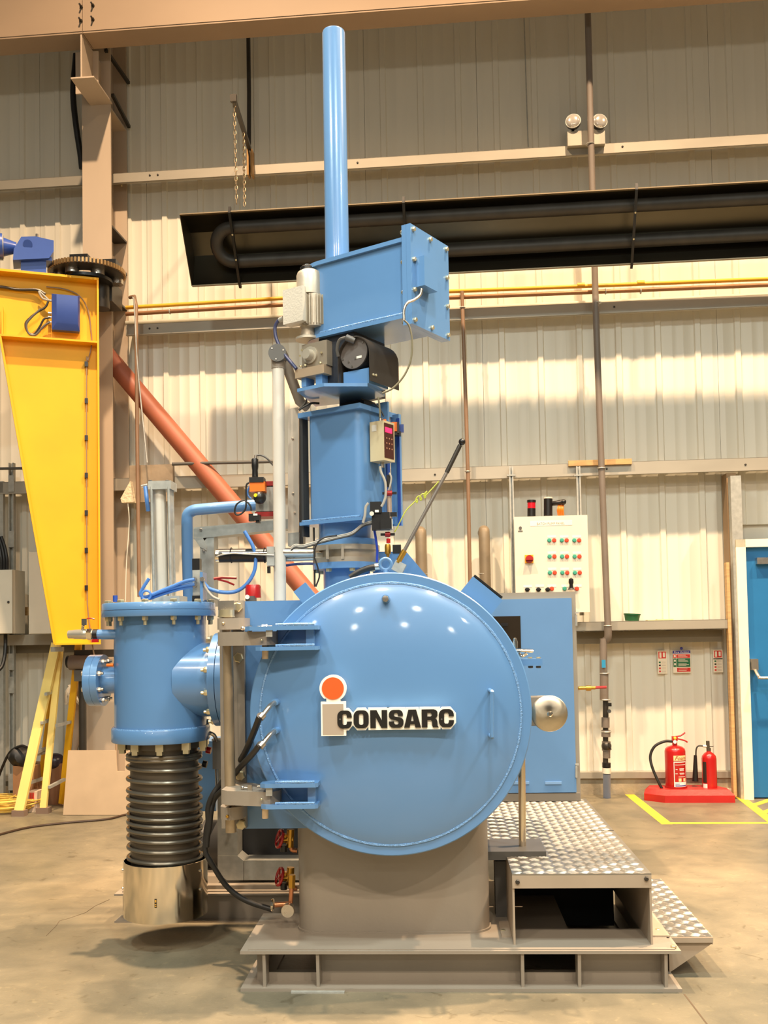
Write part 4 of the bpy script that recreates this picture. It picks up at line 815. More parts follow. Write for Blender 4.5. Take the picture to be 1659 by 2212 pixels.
HO = [(.5, 1)]+_oh+[(.5, 0), (.5, .19)]+_ih+[(.5, .81)]
GLY = {'O': [HO, [(1-u, v) for u, v in HO][::-1]],
 'C': [[(1, .60)]+arc(.66, .68, .34, .32, 0, 90)+_oh+arc(.66, .32, .34, .32, 270, 360)+[(1, .38), (.66, .38), (.66, .28), (.6, .2)]+_ih[1:-1]+[(.6, .8), (.66, .72), (.66, .60)]],
 'N': [[(0, 0), (0, 1), (.37, 1), (.68, .42), (.68, 1), (1, 1), (1, 0), (.65, 0), (.32, .62), (.32, 0)]],
 'S': [[(.97, .66), (.97, .76)]+arc(.68, .74, .29, .26, 10, 90)+arc(.32, .74, .31, .26, 90, 180)+arc(.3, .66, .29, .2, 190, 260, 4)+[(.6, .38), (.66, .32), (.66, .24), (.58, .18), (.44, .18), (.36, .24), (.35, .36), (0, .36), (0, .26)]+arc(.32, .26, .32, .26, 190, 270)+arc(.68, .26, .32, .26, 270, 360)+[(1, .36)]+arc(.7, .38, .3, .19, 0, 78, 4)+[(.42, .62), (.35, .68), (.35, .76), (.42, .82), (.56, .82), (.63, .77), (.63, .66)]],
 'A': [[(0, 0), (.27, 1), (.5, 1), (.5, .76), (.42, .36), (.5, .36), (.5, .18), (.37, .18), (.33, 0)], [(1, 0), (.73, 1), (.5, 1), (.5, .76), (.58, .36), (.5, .36), (.5, .18), (.63, .18), (.67, 0)][::-1]],
 'R': [[(0, 0), (0, 1), (.34, 1), (.34, 0)], [(.34, 1), (.74, 1), (.88, .96), (.96, .86), (.96, .66), (.9, .56), (.8, .5), (.91, .43), (.95, .32), (.96, .1), (1.02, 0), (.67, 0), (.63, .1), (.62, .32), (.56, .4), (.34, .4), (.34, .6), (.54, .6), (.61, .65), (.61, .75), (.54, .81), (.34, .81)]]}
e = .0078
# backing follows the outline of each letter: an enlarged slab behind it
for li, (ch_, x0, x1) in enumerate(lets):
    LY0 = ly+.0004*(1+li%2)
    xa, xb = L(x0, 1550).x-e, L(x1, 1550).x+e; za, zb = tz0-e, tz1+e
    if ch_ in 'CO': m.prism([(xa+.020, za), (xb-.020, za), (xb, za+.024), (xb, zb-.024), (xb-.020, zb), (xa+.020, zb), (xa, zb-.024), (xa, za+.024)], 'y', LY0, ly+.0225+.0003*(li%2))
    elif ch_ == 'A': m.prism([(xa-.002, za), (xb+.002, za), (xb-.016, zb), (xa+.016, zb)], 'y', LY0, ly+.0225+.0003*(li%2))
    else: m.box((xa, LY0, za), (xb, ly+.0225+.0003*(li%2), zb))
lg = part(fd, 'logo_backing', m, LW)
part(lg, 'logo_dot', MB().cyl((c.x, ly, c.z), (c.x, ly-.003, c.z), r0*.82, 48), LOGO)
a2, b2 = L(697.5, 1587), L(741.5, 1521); part(lg, 'logo_stem', MB().box((a2.x, ly-.002, a2.z), (b2.x, ly, b2.z)), LG)
for ch_, x0, x1 in lets:
    g = MB()
    for pl in GLY[ch_]:
        g.prism([(L(x0, 1550).x+u*(L(x1, 1550).x-L(x0, 1550).x), tz0+v*(tz1-tz0)) for u, v in pl], 'y', ly-.006, ly)
    part(lg, 'letter', g, LK)
for px in (735, 954): part(lg, 'sign_screw', MB().cyl(L(px, 1554)-V((0, .006, 0)), L(px, 1554)-V((0, .0085, 0)), .0035, 10), GREYD)
for px in (720, 840, 960): part(fd, 'sign_standoff', MB().cyl(L(px, 1552)+V((0, .022, 0)), V((L(px, 1552).x, 3.83, L(px, 1552).z)), .006, 8), GREYD)
# ---- hinge column
hg = thing('hinge_assembly', 'grey hinge column with chrome rod carrying the round door at its left', 'hinge', (P(490, 1790, 3.9).x, 3.95, P(490, 1790, 3.9).z))
bh = MB(); rb(bh, 476, 1298, 529, 1790, 4.03, 4.06); part(hg, 'hinge_back_plate', bh, GREY, bevel=.002)
many(hg, 'hex_bolt', [tuple(P(x, y, 4.03)) for x, y in ((514, 1312), (516, 1421), (520, 1675), (522, 1781))], (0, -1, 0), bolt(.021, .016), ZINC)
rx = P(496, 1550, 3.93)
part(hg, 'hinge_rod', MB().cyl(P(499, 1798, 3.93), P(490, 1322, 3.93), .0215, 28), mat('worn_steel_rod', (176, 158, 130), .34, metal=.6, var=.15, scale=30, streak=(1, 1, .2)))
m = MB(); a_ = P(467, 1361, 3.88); b_ = P(527, 1335, 3.88); m.prism(plan((a_.x+b_.x)/2, 3.955, (b_.x-a_.x)/2, .08, .03), 'z', a_.z, b_.z); part(hg, 'upper_collar', m, GREY)
part(hg, 'top_stop_nut', MB().cyl(P(489, 1331, 3.93), P(489, 1318, 3.93), .032, 10).cyl(P(489, 1334, 3.93), P(489, 1331, 3.93), .034, 20), ZINC)
m = MB(); rb(m, 471, 1298, 505, 1318, 3.95, 4.03); part(hg, 'top_block', m, SS)
for py, x0, x1, e_ in ((1396, 467, 596, 0), (1740, 475, 604, 1)):
    a_ = P(x0, py, 3.80); b_ = P(x1, py-32, 3.80)
    arm = part(hg, 'hinge_arm', MB().prism([(a_.x, 3.83), (a_.x+.03, 3.80), (b_.x-.03, 3.76), (b_.x, 3.80), (b_.x, 3.86), (a_.x+.09, 4.0), (a_.x+.03, 4.02), (a_.x, 3.98)], 'z', a_.z, b_.z), GREY, bevel=.003)
    part(arm, 'hinge_pin', MB().cyl(P(573, py+28, 3.80), P(573, py-10, 3.80), .0125, 14), mat('pale_pin', (222, 196, 160), .4, metal=.3))
    m = MB(); rb(m, 574, py-42, 588, py-20, 3.745, 3.76); part(arm, 'latch_tab', m, GALV)
    part(arm, 'grease_nipple', MB().sphere(P(565, py-13, 3.755), .0055, 10), ZINC)
    part(arm, 'set_screw', MB().cyl(P(556, py-41, 3.80), P(588, py-43, 3.80), .004, 8).cyl(P(566, py-41, 3.80), P(578, py-41.5, 3.80), .009, 6), SS)
    part(arm, 'thumb_bracket', MB().cyl(P(524, py-38, 3.82), P(538, py-38, 3.82), .0045, 8).box(P(536, py-30, 3.81), P(544, py-44, 3.80)).sphere(P(524, py-38, 3.82), .008, 10), SS)
    part(arm, 'grub_hole', MB().cyl(P(x0+15, py-15, 3.826), P(x0+15, py-15, 3.812), .003, 8), BLACK)
m = MB(); a_ = P(470, 1774, 3.87); b_ = P(520, 1746, 3.87); m.prism(plan((a_.x+b_.x)/2, 3.955, (b_.x-a_.x)/2, .075, .05), 'z', a_.z, b_.z); lc_ = part(hg, 'lower_collar', m, GREY, bevel=.004); part(lc_, 'set_screw', MB().sphere(P(491, 1764, 3.875), .007, 10), BRASS)
part(hg, 'grease_nipple', MB().sphere(P(482, 1347, 3.872), .006, 10), ZINC)
# ---- clamp wheel at the right of the door
cw = thing('clamp_wheel', 'brushed steel hand wheel disc beside the right edge of the round door', 'wheel', P(1187, 1581, 3.88))
c = P(1187, 1542, 3.88)
part(cw, 'disc', MB().lathe([(.0, .035), (.06, .03), (.069, .012), (.070, .004), (.066, 0), (.02, -.006), (0, -.006)], (c.x, 3.88, c.z), (0, 1, 0), 64), BRUSH)
part(cw, 'hub', MB().lathe([(.011, -.006), (.011, -.018), (.007, -.022), (0, -.022)], (c.x, 3.88, c.z), (0, 1, 0), 24), CHROME)
part(cw, 'spindle', MB().cyl((c.x, 3.9, c.z), (c.x, 4.1, c.z), .016, 16).box((c.x-.09, 3.97, c.z-.055), (c.x-.0, 4.03, c.z+.06)), GREY)
# ---- sight gauge bracket on the right
gb_ = thing('swing_latch', 'small chrome and blue latch bracket at the upper right edge of the door', 'latch', P(1140, 1440, 4.0))
m = MB(); rb(m, 1124, 1424, 1172, 1438, 4.0, 4.08); part(gb_, 'bracket', m, BLUE, bevel=.003)
part(gb_, 'latch_bar', MB().tube([P(1112, 1406, 4.0), P(1135, 1406, 4.0), P(1152, 1407, 4.0)], .007, 8, 2).tube([P(1120, 1412, 4.0), P(1128, 1418, 4.0), P(1138, 1412, 4.0)], .006, 8, 3), CHROME)
part(gb_, 'latch_knob', MB().lathe([(0, 0), (.008, .002), (.010, .025), (.006, .042), (0, .045)], P(1114, 1402, 4.0), (-.05, 0, 1), 14), CHROME)
many(gb_, 'bolt', [tuple(P(x, 1423, 4.02)) for x in (1145, 1163)], (0, 0, 1), bolt(.009, .006), ZINC); many(gb_, 'nut', [tuple(P(x, 1439, 4.02)) for x in (1146, 1163)], (0, 0, -1), bolt(.010, .009), GREYD)
# ---- door support post
pzt_ = .428
sp = thing('support_post', 'slim polished steel post standing behind the lower right of the door', 'post', P(1128, 1858, 4.3))
part(sp, 'post_rod', MB().cyl(P(1129, 1858, 4.3), P(1126, 1560, 4.3), .0155, 20), CHROME)
m = MB(); a_ = P(1050, 1865, 4.2); b_ = P(1180, 1865, 4.2); zz = pzt_+.022
part(sp, 'post_shelf', MB().box((a_.x, 4.19, zz-.035), (b_.x, 4.44, zz)), GREYD, bevel=.002)
part(sp, 'post_leg', MB().box((a_.x+.04, 4.28, zT), (a_.x+.09, 4.36, zz-.06)), GREYD)
m = MB(); rb(m, 1058, 1838, 1088, 1856, 4.32, 4.4); part(sp, 'small_bracket', m, GREYD)
# ---- tread plate platform
pzt = .428; pxl, pxr = .266, .796; py0, py1 = 3.90, 5.60
pf = thing('tread_platform', 'long metal platform with raised tread pattern at the right of the machine', 'platform', ((pxl+pxr)/2, 4.7, zT))
part(pf, 'deck', MB().prism([(pxl, py0), (pxr, py0), (pxr, py1), (.18, py1), (.18, 4.45), (.39, 4.45), (.39, 4.22), (pxl, 4.22)], 'z', pzt-.006, pzt-.0), PLATE)
FRM = mat('platform_taupe', (168, 152, 132), .5)
part(pf, 'front_fascia', MB().box((pxl, py0, pzt-.055), (pxr, py0+.006, pzt-.006)), FRM)
part(pf, 'left_side_plate', MB().box((pxl, py0+.006, zT), (pxl+.008, py1, pzt-.006)).box((pxl-.04, py0+.10, zT), (pxl, 4.2, zT+.006)), FRM)
part(pf, 'right_side_plate', MB().box((pxr-.008, py0+.006, zT), (pxr, py1, pzt-.006)).box((pxr, py0+.10, zT), (pxr+.085, 4.9, zT+.006)), FRM)
many(pf, 'bolt', [(pxl+.02, py0, pzt-.03), (pxr-.02, py0, pzt-.02)], (0, -1, 0), bolt(.009, .008), DARK)
def tread(par, x0, x1, y0, y1, z, hole=None, p=.043):
    m = MB(); i = 0; y = y0+p/2
    while y < y1-.01:
        x = x0+p/2; j = 0
        while x < x1-.01:
            if not (hole and hole[0] < x < hole[1] and hole[2] < y < hole[3]):
                s_ = 1 if (i+j) % 2 else -1
                for k in (-2, -1, 0, 1, 2):
                    dx, dy = math.cos(rad(25*s_)), math.sin(rad(25*s_)); nx, ny = -dy, dx; c = (x+nx*k*.0074, y+ny*k*.0074); l_, w_ = .0185, .0024
                    b4 = [m.bm.verts.new(q) for q in ((c[0]-dx*l_, c[1]-dy*l_, z), (c[0]+nx*w_, c[1]+ny*w_, z), (c[0]+dx*l_, c[1]+dy*l_, z), (c[0]-nx*w_, c[1]-ny*w_, z))]
                    t_ = [m.bm.verts.new((c[0]-dx*l_*.5, c[1]-dy*l_*.5, z+.0022)), m.bm.verts.new((c[0]+dx*l_*.5, c[1]+dy*l_*.5, z+.0022))]
                    m._f([b4[0], b4[3], t_[0]]); m._f([b4[3], b4[2], t_[1], t_[0]]); m._f([b4[2], b4[1], t_[1]]); m._f([b4[1], b4[0], t_[0], t_[1]])
            x += p; j += 1
        y += p; i += 1
    part(par, 'tread_pattern', m, PLATE, kind='stuff')
tread(pf, pxl, pxr, py0, py1, pzt, (0, .40, 4.2, 4.47))
tread(pf, .18, pxl, 4.47, py1, pzt)
part(pf, 'deck_joint', MB().box((.18, 4.716, pzt), (pxr, 4.722, pzt+.0012)), DARK)
part(pf, 'underdeck_shade_box', MB().box((.30, 4.62, .02), (.77, 5.5, .40)), mat('underdeck_shade_black', (22, 22, 20), .7))  # added black box, stands in for the deep shade under the deck
# side step
sx0, sx1 = XR-.005, 1.046; sy0, sy1 = 4.02, 4.93
stp = thing('side_step', 'low tread plate side step at the right end of the machine', 'step', (1.0, 4.5, .0))
part(stp, 'step_tread', MB().box((sx0, sy0, .148), (sx1, sy1, .153)), PLATE); tread(stp, sx0, sx1, sy0, sy1, .153)
part(stp, 'step_lip', MB().box((sx1, sy0, .122), (sx1+.005, sy1, .153)).box((sx0, sy0-.004, .13), (sx1+.005, sy0, .15)), FRM)
for yy in (sy0+.01, sy1-.01): part(stp, 'step_gusset', MB().prism([(sx0+.0, .148), (sx1, .148), (sx1, .12), (sx0, .01)], 'y', yy, yy+.006), FRM)
part(stp, 'step_rear_leg', MB().box((sx0, sy0+.02, 0), (sx0+.008, sy1-.02, .148)), FRM)
# ---- blue control cabinet
ccz0 = pzt+.004; cY = 5.50
a_ = P(1253, 1728, cY); xR_ = P(1245, 1500, cY).x+.012; xL_ = xR_-.60; zt_ = P(1150, 1280, cY).z
CBL = mat('cabinet_blue', (98, 142, 190), .45, var=.02)
cb_ = thing('control_cabinet', 'tall sky blue control cabinet with grey frame behind the round door', 'cabinet', ((xL_+xR_)/2, cY+.2, ccz0))
part(cb_, 'frame', MB().box((xL_, cY+.02, ccz0), (xR_, cY+.50, zt_)), mat('cabinet_grey', (150, 142, 128), .5), bevel=.004)
part(cb_, 'plinth', MB().box((xL_+.006, cY+.005, ccz0), (xR_-.004, cY+.02, P(1150, 1714, cY).z-.002)), mat('plinth_grey', (132, 124, 112), .5))
dz0, dz1 = P(1150, 1713, cY).z, P(1150, 1294, cY).z; dxr = P(1240, 1500, cY).x
cdv = part(cb_, 'cabinet_door', MB().box((xL_+.012, cY, dz0), (dxr, cY+.02, dz1)), CBL, bevel=.003)
a_, b_ = P(1040, 1402, cY), P(1124, 1331, cY); win = part(cdv, 'dark_window', MB().box((a_.x, cY-.003, a_.z), (b_.x, cY, b_.z)), mat('dark_glass', (46, 38, 28), .15))
part(cdv, 'slot_display', MB().box(P(1082, 1353, cY-.006), P(1097, 1346, cY-.003)), BLACK)
for x in (1108, 1178):
    part(cdv, 'door_vent', MB().box(P(x, 1695, cY-.006), (P(x+35, 1689, cY-.006).x, cY, P(x+35, 1689, cY-.006).z)), mat('vent_blue', (122, 162, 208), .45), bevel=.002)
for py in (1340, 1668): part(cb_, 'door_hinge', MB().cyl(P(1245, py+12, cY-.004), P(1245, py-12, cY-.004), .006, 8).box(P(1243, py-14, cY-.006), P(1250, py-18, cY)), GALV)
# ---- filter housing (vertical blue vessel at the left)
fx, fy = P(347, 1450, 4.45).x, 4.45
zA, zB = P(347, 1302, 4.33).z, P(347, 1605, 4.33).z
hR = .212
fh = thing('pump_housing', 'upright sky blue cylindrical pump housing with bolted flanges at the left', 'housing', (fx, fy, zB))
zft = P(345, 1331, 4.24).z; zfm = P(345, 1316, 4.24).z; zbt = P(345, 1579, 4.25).z
part(fh, 'shell', MB().lathe([(0, zB), (hR-.008, zB), (hR-.008, zft), (0, zft)], (fx, fy, 0), (0, 0, 1), 64), BLUE)
part(fh, 'top_flange', MB().lathe([(0, zft), (.251, zft), (.253, zft+.004), (.253, zfm-.002), (0, zfm-.002)], (fx-.004, fy, 0), (0, 0, 1), 72), BLUE)
part(fh, 'lid_flange', MB().lathe([(0, zfm), (.251, zfm), (.251, zA-.004), (.248, zA), (0, zA)], (fx-.004, fy, 0), (0, 0, 1), 72), BLUE)
part(fh, 'bottom_flange', MB().lathe([(0, zB), (.216, zB), (.218, zB+.004), (.218, zbt-.004), (.215, zbt), (0, zbt)], (fx, fy, 0), (0, 0, 1), 72), BLUE)
part(fh, 'flange_weld', MB().ring((fx, fy, zbt), (0, 0, 1), hR-.004, .006, 64, 6), WELD)
tb = [(fx+.232*math.cos(rad(a)), fy+.232*math.sin(rad(a))) for a in range(0, 360, 30)]
tb = [(fx+.232*math.sin(rad(a)), fy-.232*math.cos(rad(a))) for a in range(0, 360, 30)]
many(fh, 'hex_bolt', [(x, y, zA) for x, y in tb], (0, 0, 1), bolt(.017, .013), ZINC); many(fh, 'hex_nut', [(x, y, zft) for x, y in tb], (0, 0, -1), bolt(.015, .018, .02), ZINC)
# side duct towards the chamber
part(fh, 'side_duct', MB().cyl((fx+.10, fy-.02, 1.17), (P(462, 1450, 4.4).x, fy-.02, 1.17), .165, 48), BLUE)
jx = P(455, 1460, 4.3).x
part(fh, 'duct_flange', MB().cyl((jx, fy-.02, 1.17), (jx+.03, fy-.02, 1.17), .208, 56), BLUE)
part(fh, 'mating_flange', MB().cyl((jx+.033, fy-.02, 1.17), (jx+.063, fy-.02, 1.17), .208, 56), BLUE)
part(fh, 'chamber_duct', MB().cyl((jx+.063, fy-.02, 1.17), (jx+.42, fy-.02, 1.17), .17, 48), BLUE)
many(fh, 'flange_nut', [(jx, fy-.02-.19*math.cos(rad(a)), 1.17+.19*math.sin(rad(a))) for a in range(15, 375, 30)], (-1, 0, 0), bolt(.014, .018, .012), ZINC)
# left nozzle with blank flange
nz0 = P(240, 1470, 4.4).z
nzx0, nzx1 = P(196, 1470, 4.4).x, fx-.15
part(fh, 'side_nozzle', MB().cyl((nzx0+.04, 4.42, nz0), (nzx1, 4.42, nz0), .06, 36), BLUE)
bfx = P(193, 1470, 4.4).x
part(fh, 'nozzle_flange', MB().cyl((bfx+.032, 4.42, nz0), (bfx+.062, 4.42, nz0), .115, 44), BLUE)
blk = part(fh, 'blank_flange', MB().cyl((bfx, 4.42, nz0), (bfx+.031, 4.42, nz0), .115, 44), BLUE)
ang = [(4.42-.092*math.cos(rad(a)), nz0+.092*math.sin(rad(a))) for a in range(22, 382, 45)]
many(fh, 'flange_bolt', [(bfx, y, z) for y, z in ang], (-1, 0, 0), bolt(.012, .012), SS); many(fh, 'flange_nut', [(bfx+.062, y, z) for y, z in ang], (1, 0, 0), bolt(.012, .014, .01), SS)
part(fh, 'orange_cap', MB().cyl((bfx+.10, 4.34, nz0+.07), (bfx+.13, 4.34, nz0+.07), .007, 10), ORANGE)
many(fh, 'lid_stud', [tuple(P(x, 1301, 4.45)) for x in (249,)], (0, 0, 1), MB().cyl((0, 0, 0), (0, 0, .03), .011, 12), NAVY)
# ball valve
bvv = thing('ball_valve', 'chrome ball valve on a blue stub pipe at the upper left of the pump housing', 'valve', P(200, 1380, 4.35))
y_ = 4.36
part(bvv, 'stub_pipe', MB().cyl(P(211, 1371, y_), P(262, 1371, y_), .0225, 24), BLUE)
part(bvv, 'rubber_seal', MB().cyl(P(202, 1371, y_), P(212, 1371, y_), .024, 20), BLACK)
part(bvv, 'valve_body', MB().lathe([(0, 0), (.018, 0), (.019, .02), (.021, .03), (.022, .06), (.024, .07), (.022, .085), (.020, .09), (.020, .115), (0, .115)], P(148, 1371, y_), (1, 0, 0), 20), mat('nickel', (190, 182, 164), .25, metal=.6))
part(bvv, 'union_nut', MB().lathe([(0, 0), (.026, 0), (.026, .022), (0, .022)], P(189, 1371, y_), (1, 0, 0), 6), CHROME)
part(bvv, 'valve_handle', MB().tube([P(178, 1362, y_), P(180, 1350, y_-.01), P(184, 1340, y_-.02)], .0075, 6, 2).box(P(177, 1351, y_-.02), P(187, 1337, y_-.026)), CHROME)
part(bvv, 'red_tag', MB().box(P(200, 1388, y_-.02), P(212, 1381, y_-.03)), RED); part(bvv, 'red_tie', MB().tube([P(188, 1337, y_), P(196, 1336, y_), P(204, 1338, y_)], .003, 6, 2), RED)
# ---- lid equipment: silver pneumatic cylinder
py_ = 4.52
ac = thing('air_cylinder', 'tall silver pneumatic cylinder standing on the lid of the blue pump housing', 'cylinder', P(346, 1298, py_))
part(ac, 'barrel', MB().cyl(P(351, 1298, py_), P(344, 1054, py_), .030, 32), mat('satin_aluminium', (224, 218, 204), .32, metal=.25))
for x0, x1, dy in ((325, 331, 0), (362, 367, 0), (333, 338, .05), (370, 374, .05)):
    part(ac, 'tie_rod', MB().cyl(P(x0+8, 1298, py_-.05+dy*1.5), P(x0+2, 1052, py_-.05+dy*1.5), .0065, 10), GALV)
part(ac, 'profile_side', MB().box(P(366, 1298, py_-.03), (P(371, 1056, py_).x, py_+.03, P(371, 1056, py_).z)), GALV)
m = MB(); rb(m, 320, 1039, 369, 1057, py_-.055, py_+.05); hd = part(ac, 'top_cap', m, GALV, bevel=.003)
many(ac, 'cap_screw', [tuple(P(x, 1040, py_-.04)) for x in (325, 361)], (0, 0, 1), bolt(.009, .006), SS)
part(ac, 'air_fitting', MB().cyl(P(319, 1048, py_), P(306, 1051, py_), .008, 10), SS)
m = MB(); rb(m, 328, 1288, 388, 1301, py_-.07, py_+.07); part(ac, 'base_clamp', m, GALV, bevel=.003)
solo('blue_air_hose', 'short bright blue air hose down the left side of the silver cylinder', 'hose', MB().tube([P(314, 1052, py_-.03), P(317, 1080, py_-.04), P(320, 1104, py_-.02)], .010, 8), CABLEB)
# lid manifold with blue hoses
mf = thing('solenoid_manifold', 'black and silver valve block with blue air hoses on the pump housing lid', 'valve', P(424, 1300, 4.42))
m = MB(); rb(m, 415, 1207, 431, 1232, 4.38, 4.42); part(mf, 'black_connector', m, BLACK); m = MB(); rb(m, 416, 1232, 432, 1292, 4.38, 4.43); part(mf, 'valve_body', m, GALV, bevel=.003)
m = MB(); rb(m, 432, 1236, 438, 1300, 4.37, 4.45); part(mf, 'blue_bracket', m, BLUE); m = MB(); rb(m, 415, 1287, 432, 1300, 4.37, 4.41); part(mf, 'lower_plug', m, BLACK)
many(mf, 'fitting', [tuple(P(x, y, 4.37)) for x, y in ((422, 1252), (422, 1266), (438, 1252))], (0, -1, 0), MB().cyl((0, 0, 0), (0, 0, .018), .010, 10), SS)
for i, pts in enumerate((((420, 1252), (400, 1256), (370, 1268), (345, 1278), (322, 1288), (310, 1290), (303, 1284), (308, 1272), (322, 1250)), ((420, 1262), (395, 1266), (360, 1274), (330, 1284), (316, 1294), (305, 1292)), ((420, 1266), (390, 1272), (350, 1284), (322, 1294)))):
    part(mf, 'air_hose', MB().tube([P(x, y, 4.34+.01*i) for x, y in pts], .0075, 8), CABLEB)
c = P(316, 1286, 4.32); part(mf, 'hose_ring', MB().ring(c, (0, 1, 0), .020, .005, 24, 8), CABLEB)
bh_ = [(436, 1255), (446, 1266), (452, 1272), (475, 1279), (500, 1280), (520, 1273), (538, 1256), (550, 1232), (552, 1205), (546, 1180), (534, 1158), (528, 1148)]
part(mf, 'long_air_hose', MB().tube([P(x, y, 4.40) for x, y in bh_], .0085, 10), CABLEB)
part(mf, 'clear_hose', MB().tube([P(x, y, 4.38) for x, y in ((438, 1254), (444, 1270), (458, 1288), (474, 1296))], .006, 8), CABLEG)
# red handle lever & red cup
rl = thing('red_clip_lever', 'open red pliers-like lever behind the galvanised trunking', 'lever', P(488, 1262, 4.8))
part(rl, 'upper_jaw', MB().tube([P(462, 1251, 4.8), P(480, 1248, 4.8), P(511, 1249, 4.8)], .007, 6, 0), REDD); part(rl, 'lower_jaw', MB().tube([P(470, 1252, 4.8), P(490, 1257, 4.8), P(506, 1264, 4.8)], .005, 6, 0), REDD)
rg = thing('red_regulator', 'bright red regulator knob with a tiny gauge on the blue side box', 'regulator', P(547, 1297, 4.4))
part(rg, 'knob', MB().lathe([(0, 0), (.036, 0), (.034, .05), (.030, .058), (0, .06)], P(547, 1292, 4.4), (0, 0, 1), 28), RED)
m = MB(); rb(m, 530, 1288, 548, 1299, 4.33, 4.4); part(rg, 'base_block', m, GREYD); part(rg, 'gauge', MB().cyl(P(534, 1290, 4.33), P(534, 1290, 4.32), .010, 16), WHITE)
# ---- blue elbow pipe
by = 4.70
solo('blue_elbow_pipe', 'sky blue pipe rising from the pump housing and bending right towards the orange valve', 'pipe', MB().tube([P(408, 1300, by), P(405, 1200, by), P(404, 1130, by), P(406, 1112, by), P(416, 1104, by), P(432, 1101, by), P(480, 1097, by), P(560, 1091, by+.02), P(600, 1088, by+.02)], .0275, 24, 6), BLUE)
# ---- galvanised trunking
gt = thing('cable_trunking', 'galvanised square cable trunking stepping around behind the machine', 'trunking', P(480, 1900, 4.9))
ty = 4.86
def prismpx(pts, y0, y1): return MB().prism([(P(x, y, y0).x, P(x, y, y0).z) for x, y in pts], 'y', y0, y1)
part(gt, 'top_run', prismpx([(418, 1140), (640, 1120), (640, 1140), (418, 1165)], ty, ty+.1), GALV, bevel=.002)
part(gt, 'corner_piece', prismpx([(418, 1162), (438, 1162), (446, 1182), (446, 1190), (432, 1182)], ty-.002, ty+.098), GALV)
part(gt, 'left_drop', prismpx([(432, 1180), (449, 1160), (462, 1160), (462, 1310), (434, 1310)], ty+.003, ty+.1), GALV, bevel=.002)
part(gt, 'upright_panel', prismpx([(622, 884), (645, 880), (645, 1162), (622, 1162)], 4.60, 4.68), mat('pale_steel_panel', (206, 196, 180), .4, metal=.3))
part(gt, 'upright_foot', prismpx([(622, 1152), (645, 1150), (645, 1178), (622, 1180)], 4.59, 4.68), GALV)
part(gt, 'dark_channel', prismpx([(645, 900), (655, 890), (655, 1175), (645, 1175)], 4.62, 4.70), mat('charcoal_strip', (54, 56, 58), .4))
many(gt, 'panel_screw', [tuple(P(x, y, 4.60)) for x, y in ((632, 948), (633, 1067), (637, 1109), (635, 1165))], (0, -1, 0), bolt(.006, .005), SS)
many(gt, 'panel_screw', [tuple(P(x, y, ty)) for x, y in ((434, 1145), (440, 1191))], (0, -1, 0), bolt(.007, .005), SS)
part(gt, 'lower_drop', prismpx([(470, 1660), (513, 1660), (513, 1848), (470, 1848)], ty, ty+.12), GALV, bevel=.002)
part(gt, 'lower_corner', prismpx([(470, 1849), (513, 1849), (526, 1860), (526, 1902), (490, 1902), (470, 1885)], ty-.002, ty+.12), GALV, bevel=.002)
part(gt, 'lower_run', prismpx([(527, 1859), (652, 1859), (652, 1902), (527, 1902)], ty, ty+.12), GALV, bevel=.002)
# ---- left skid with pump
sk = thing('pump_skid', 'grey I-beam skid frame behind the chrome shroud at the left', 'frame', P(400, 1995, 4.76))
a_ = Zp(247, 1994, 0); zt_ = P(250, 1932, a_.y).z; x0, x1 = a_.x, -.62; yk = a_.y
for yy in (yk, yk+.55):
    m = MB().box((x0, yy, 0), (x1, yy+.10, .008)).box((x0, yy, zt_-.008), (x1, yy+.10, zt_)).box((x0+.035, yy+.045, .008), (x1, yy+.053, zt_-.008)); part(sk, 'skid_beam', m, GREY)
part(sk, 'end_beam', MB().box((x0+.01, yk+.1, 0), (x0+.10, yk+.55, zt_)), GREY)
part(sk, 'deck_plate', MB().box((x0+.03, yk+.03, zt_), (x1, yk+.6, zt_+.006)), GREY)
pu = thing('vacuum_pump', 'dark grey and blue vacuum pump hidden between the skid and the pedestal', 'pump', (-1.0, yk+.3, zt_+.006))
z2 = zt_+.006
part(pu, 'pump_plinth', MB().box((x0+.35, yk+.06, z2), (x1, yk+.5, P(560, 1903, 4.9).z)), GREY, bevel=.004)
part(pu, 'pump_body', MB().box((P(520, 1800, 5.05).x, 5.02, P(560, 1903, 4.9).z), (P(645, 1800, 5.05).x, 5.35, P(560, 1780, 5.0).z)), mat('pump_charcoal', (52, 54, 58), .5), bevel=.02)
part(pu, 'blue_cover', MB().box((P(430, 1740, 5.1).x, 5.06, P(450, 1750, 5.1).z), (P(470, 1740, 5.1).x, 5.3, P(450, 1600, 5.1).z)), BLUE, bevel=.004)
part(pu, 'motor_drum', MB().cyl((P(432, 1800, 5.15).x, 5.25, P(450, 1830, 5.2).z), (P(475, 1800, 5.15).x, 5.25, P(450, 1830, 5.2).z), .13, 28), mat('pump_grey', (70, 70, 70), .45))
part(pu, 'bolted_plate', MB().box((P(545, 1850, 5.0).x, 4.99, P(560, 1858, 5.0).z), (P(640, 1850, 5.0).x, 5.3, P(560, 1850, 5.0).z)), GALV)
kb = thing('limit_switch', 'small dark grey switch box with red knob beside the pump housing flange', 'switch', P(472, 1665, 4.55))
m = MB(); rb(m, 459, 1600, 479, 1662, 4.5, 4.56); part(kb, 'box', m, GREYD, bevel=.003); part(kb, 'box_lid', MB().box(P(457, 1601, 4.5), (P(480, 1597, 4.5).x, 4.56, P(480, 1597, 4.5).z)), GALV)
part(kb, 'red_knob', MB().cyl(P(446, 1620, 4.52), P(456, 1622, 4.52), .016, 14), RED); part(kb, 'black_knob', MB().cyl(P(438, 1650, 4.52), P(447, 1652, 4.52), .016, 14), BLACK)
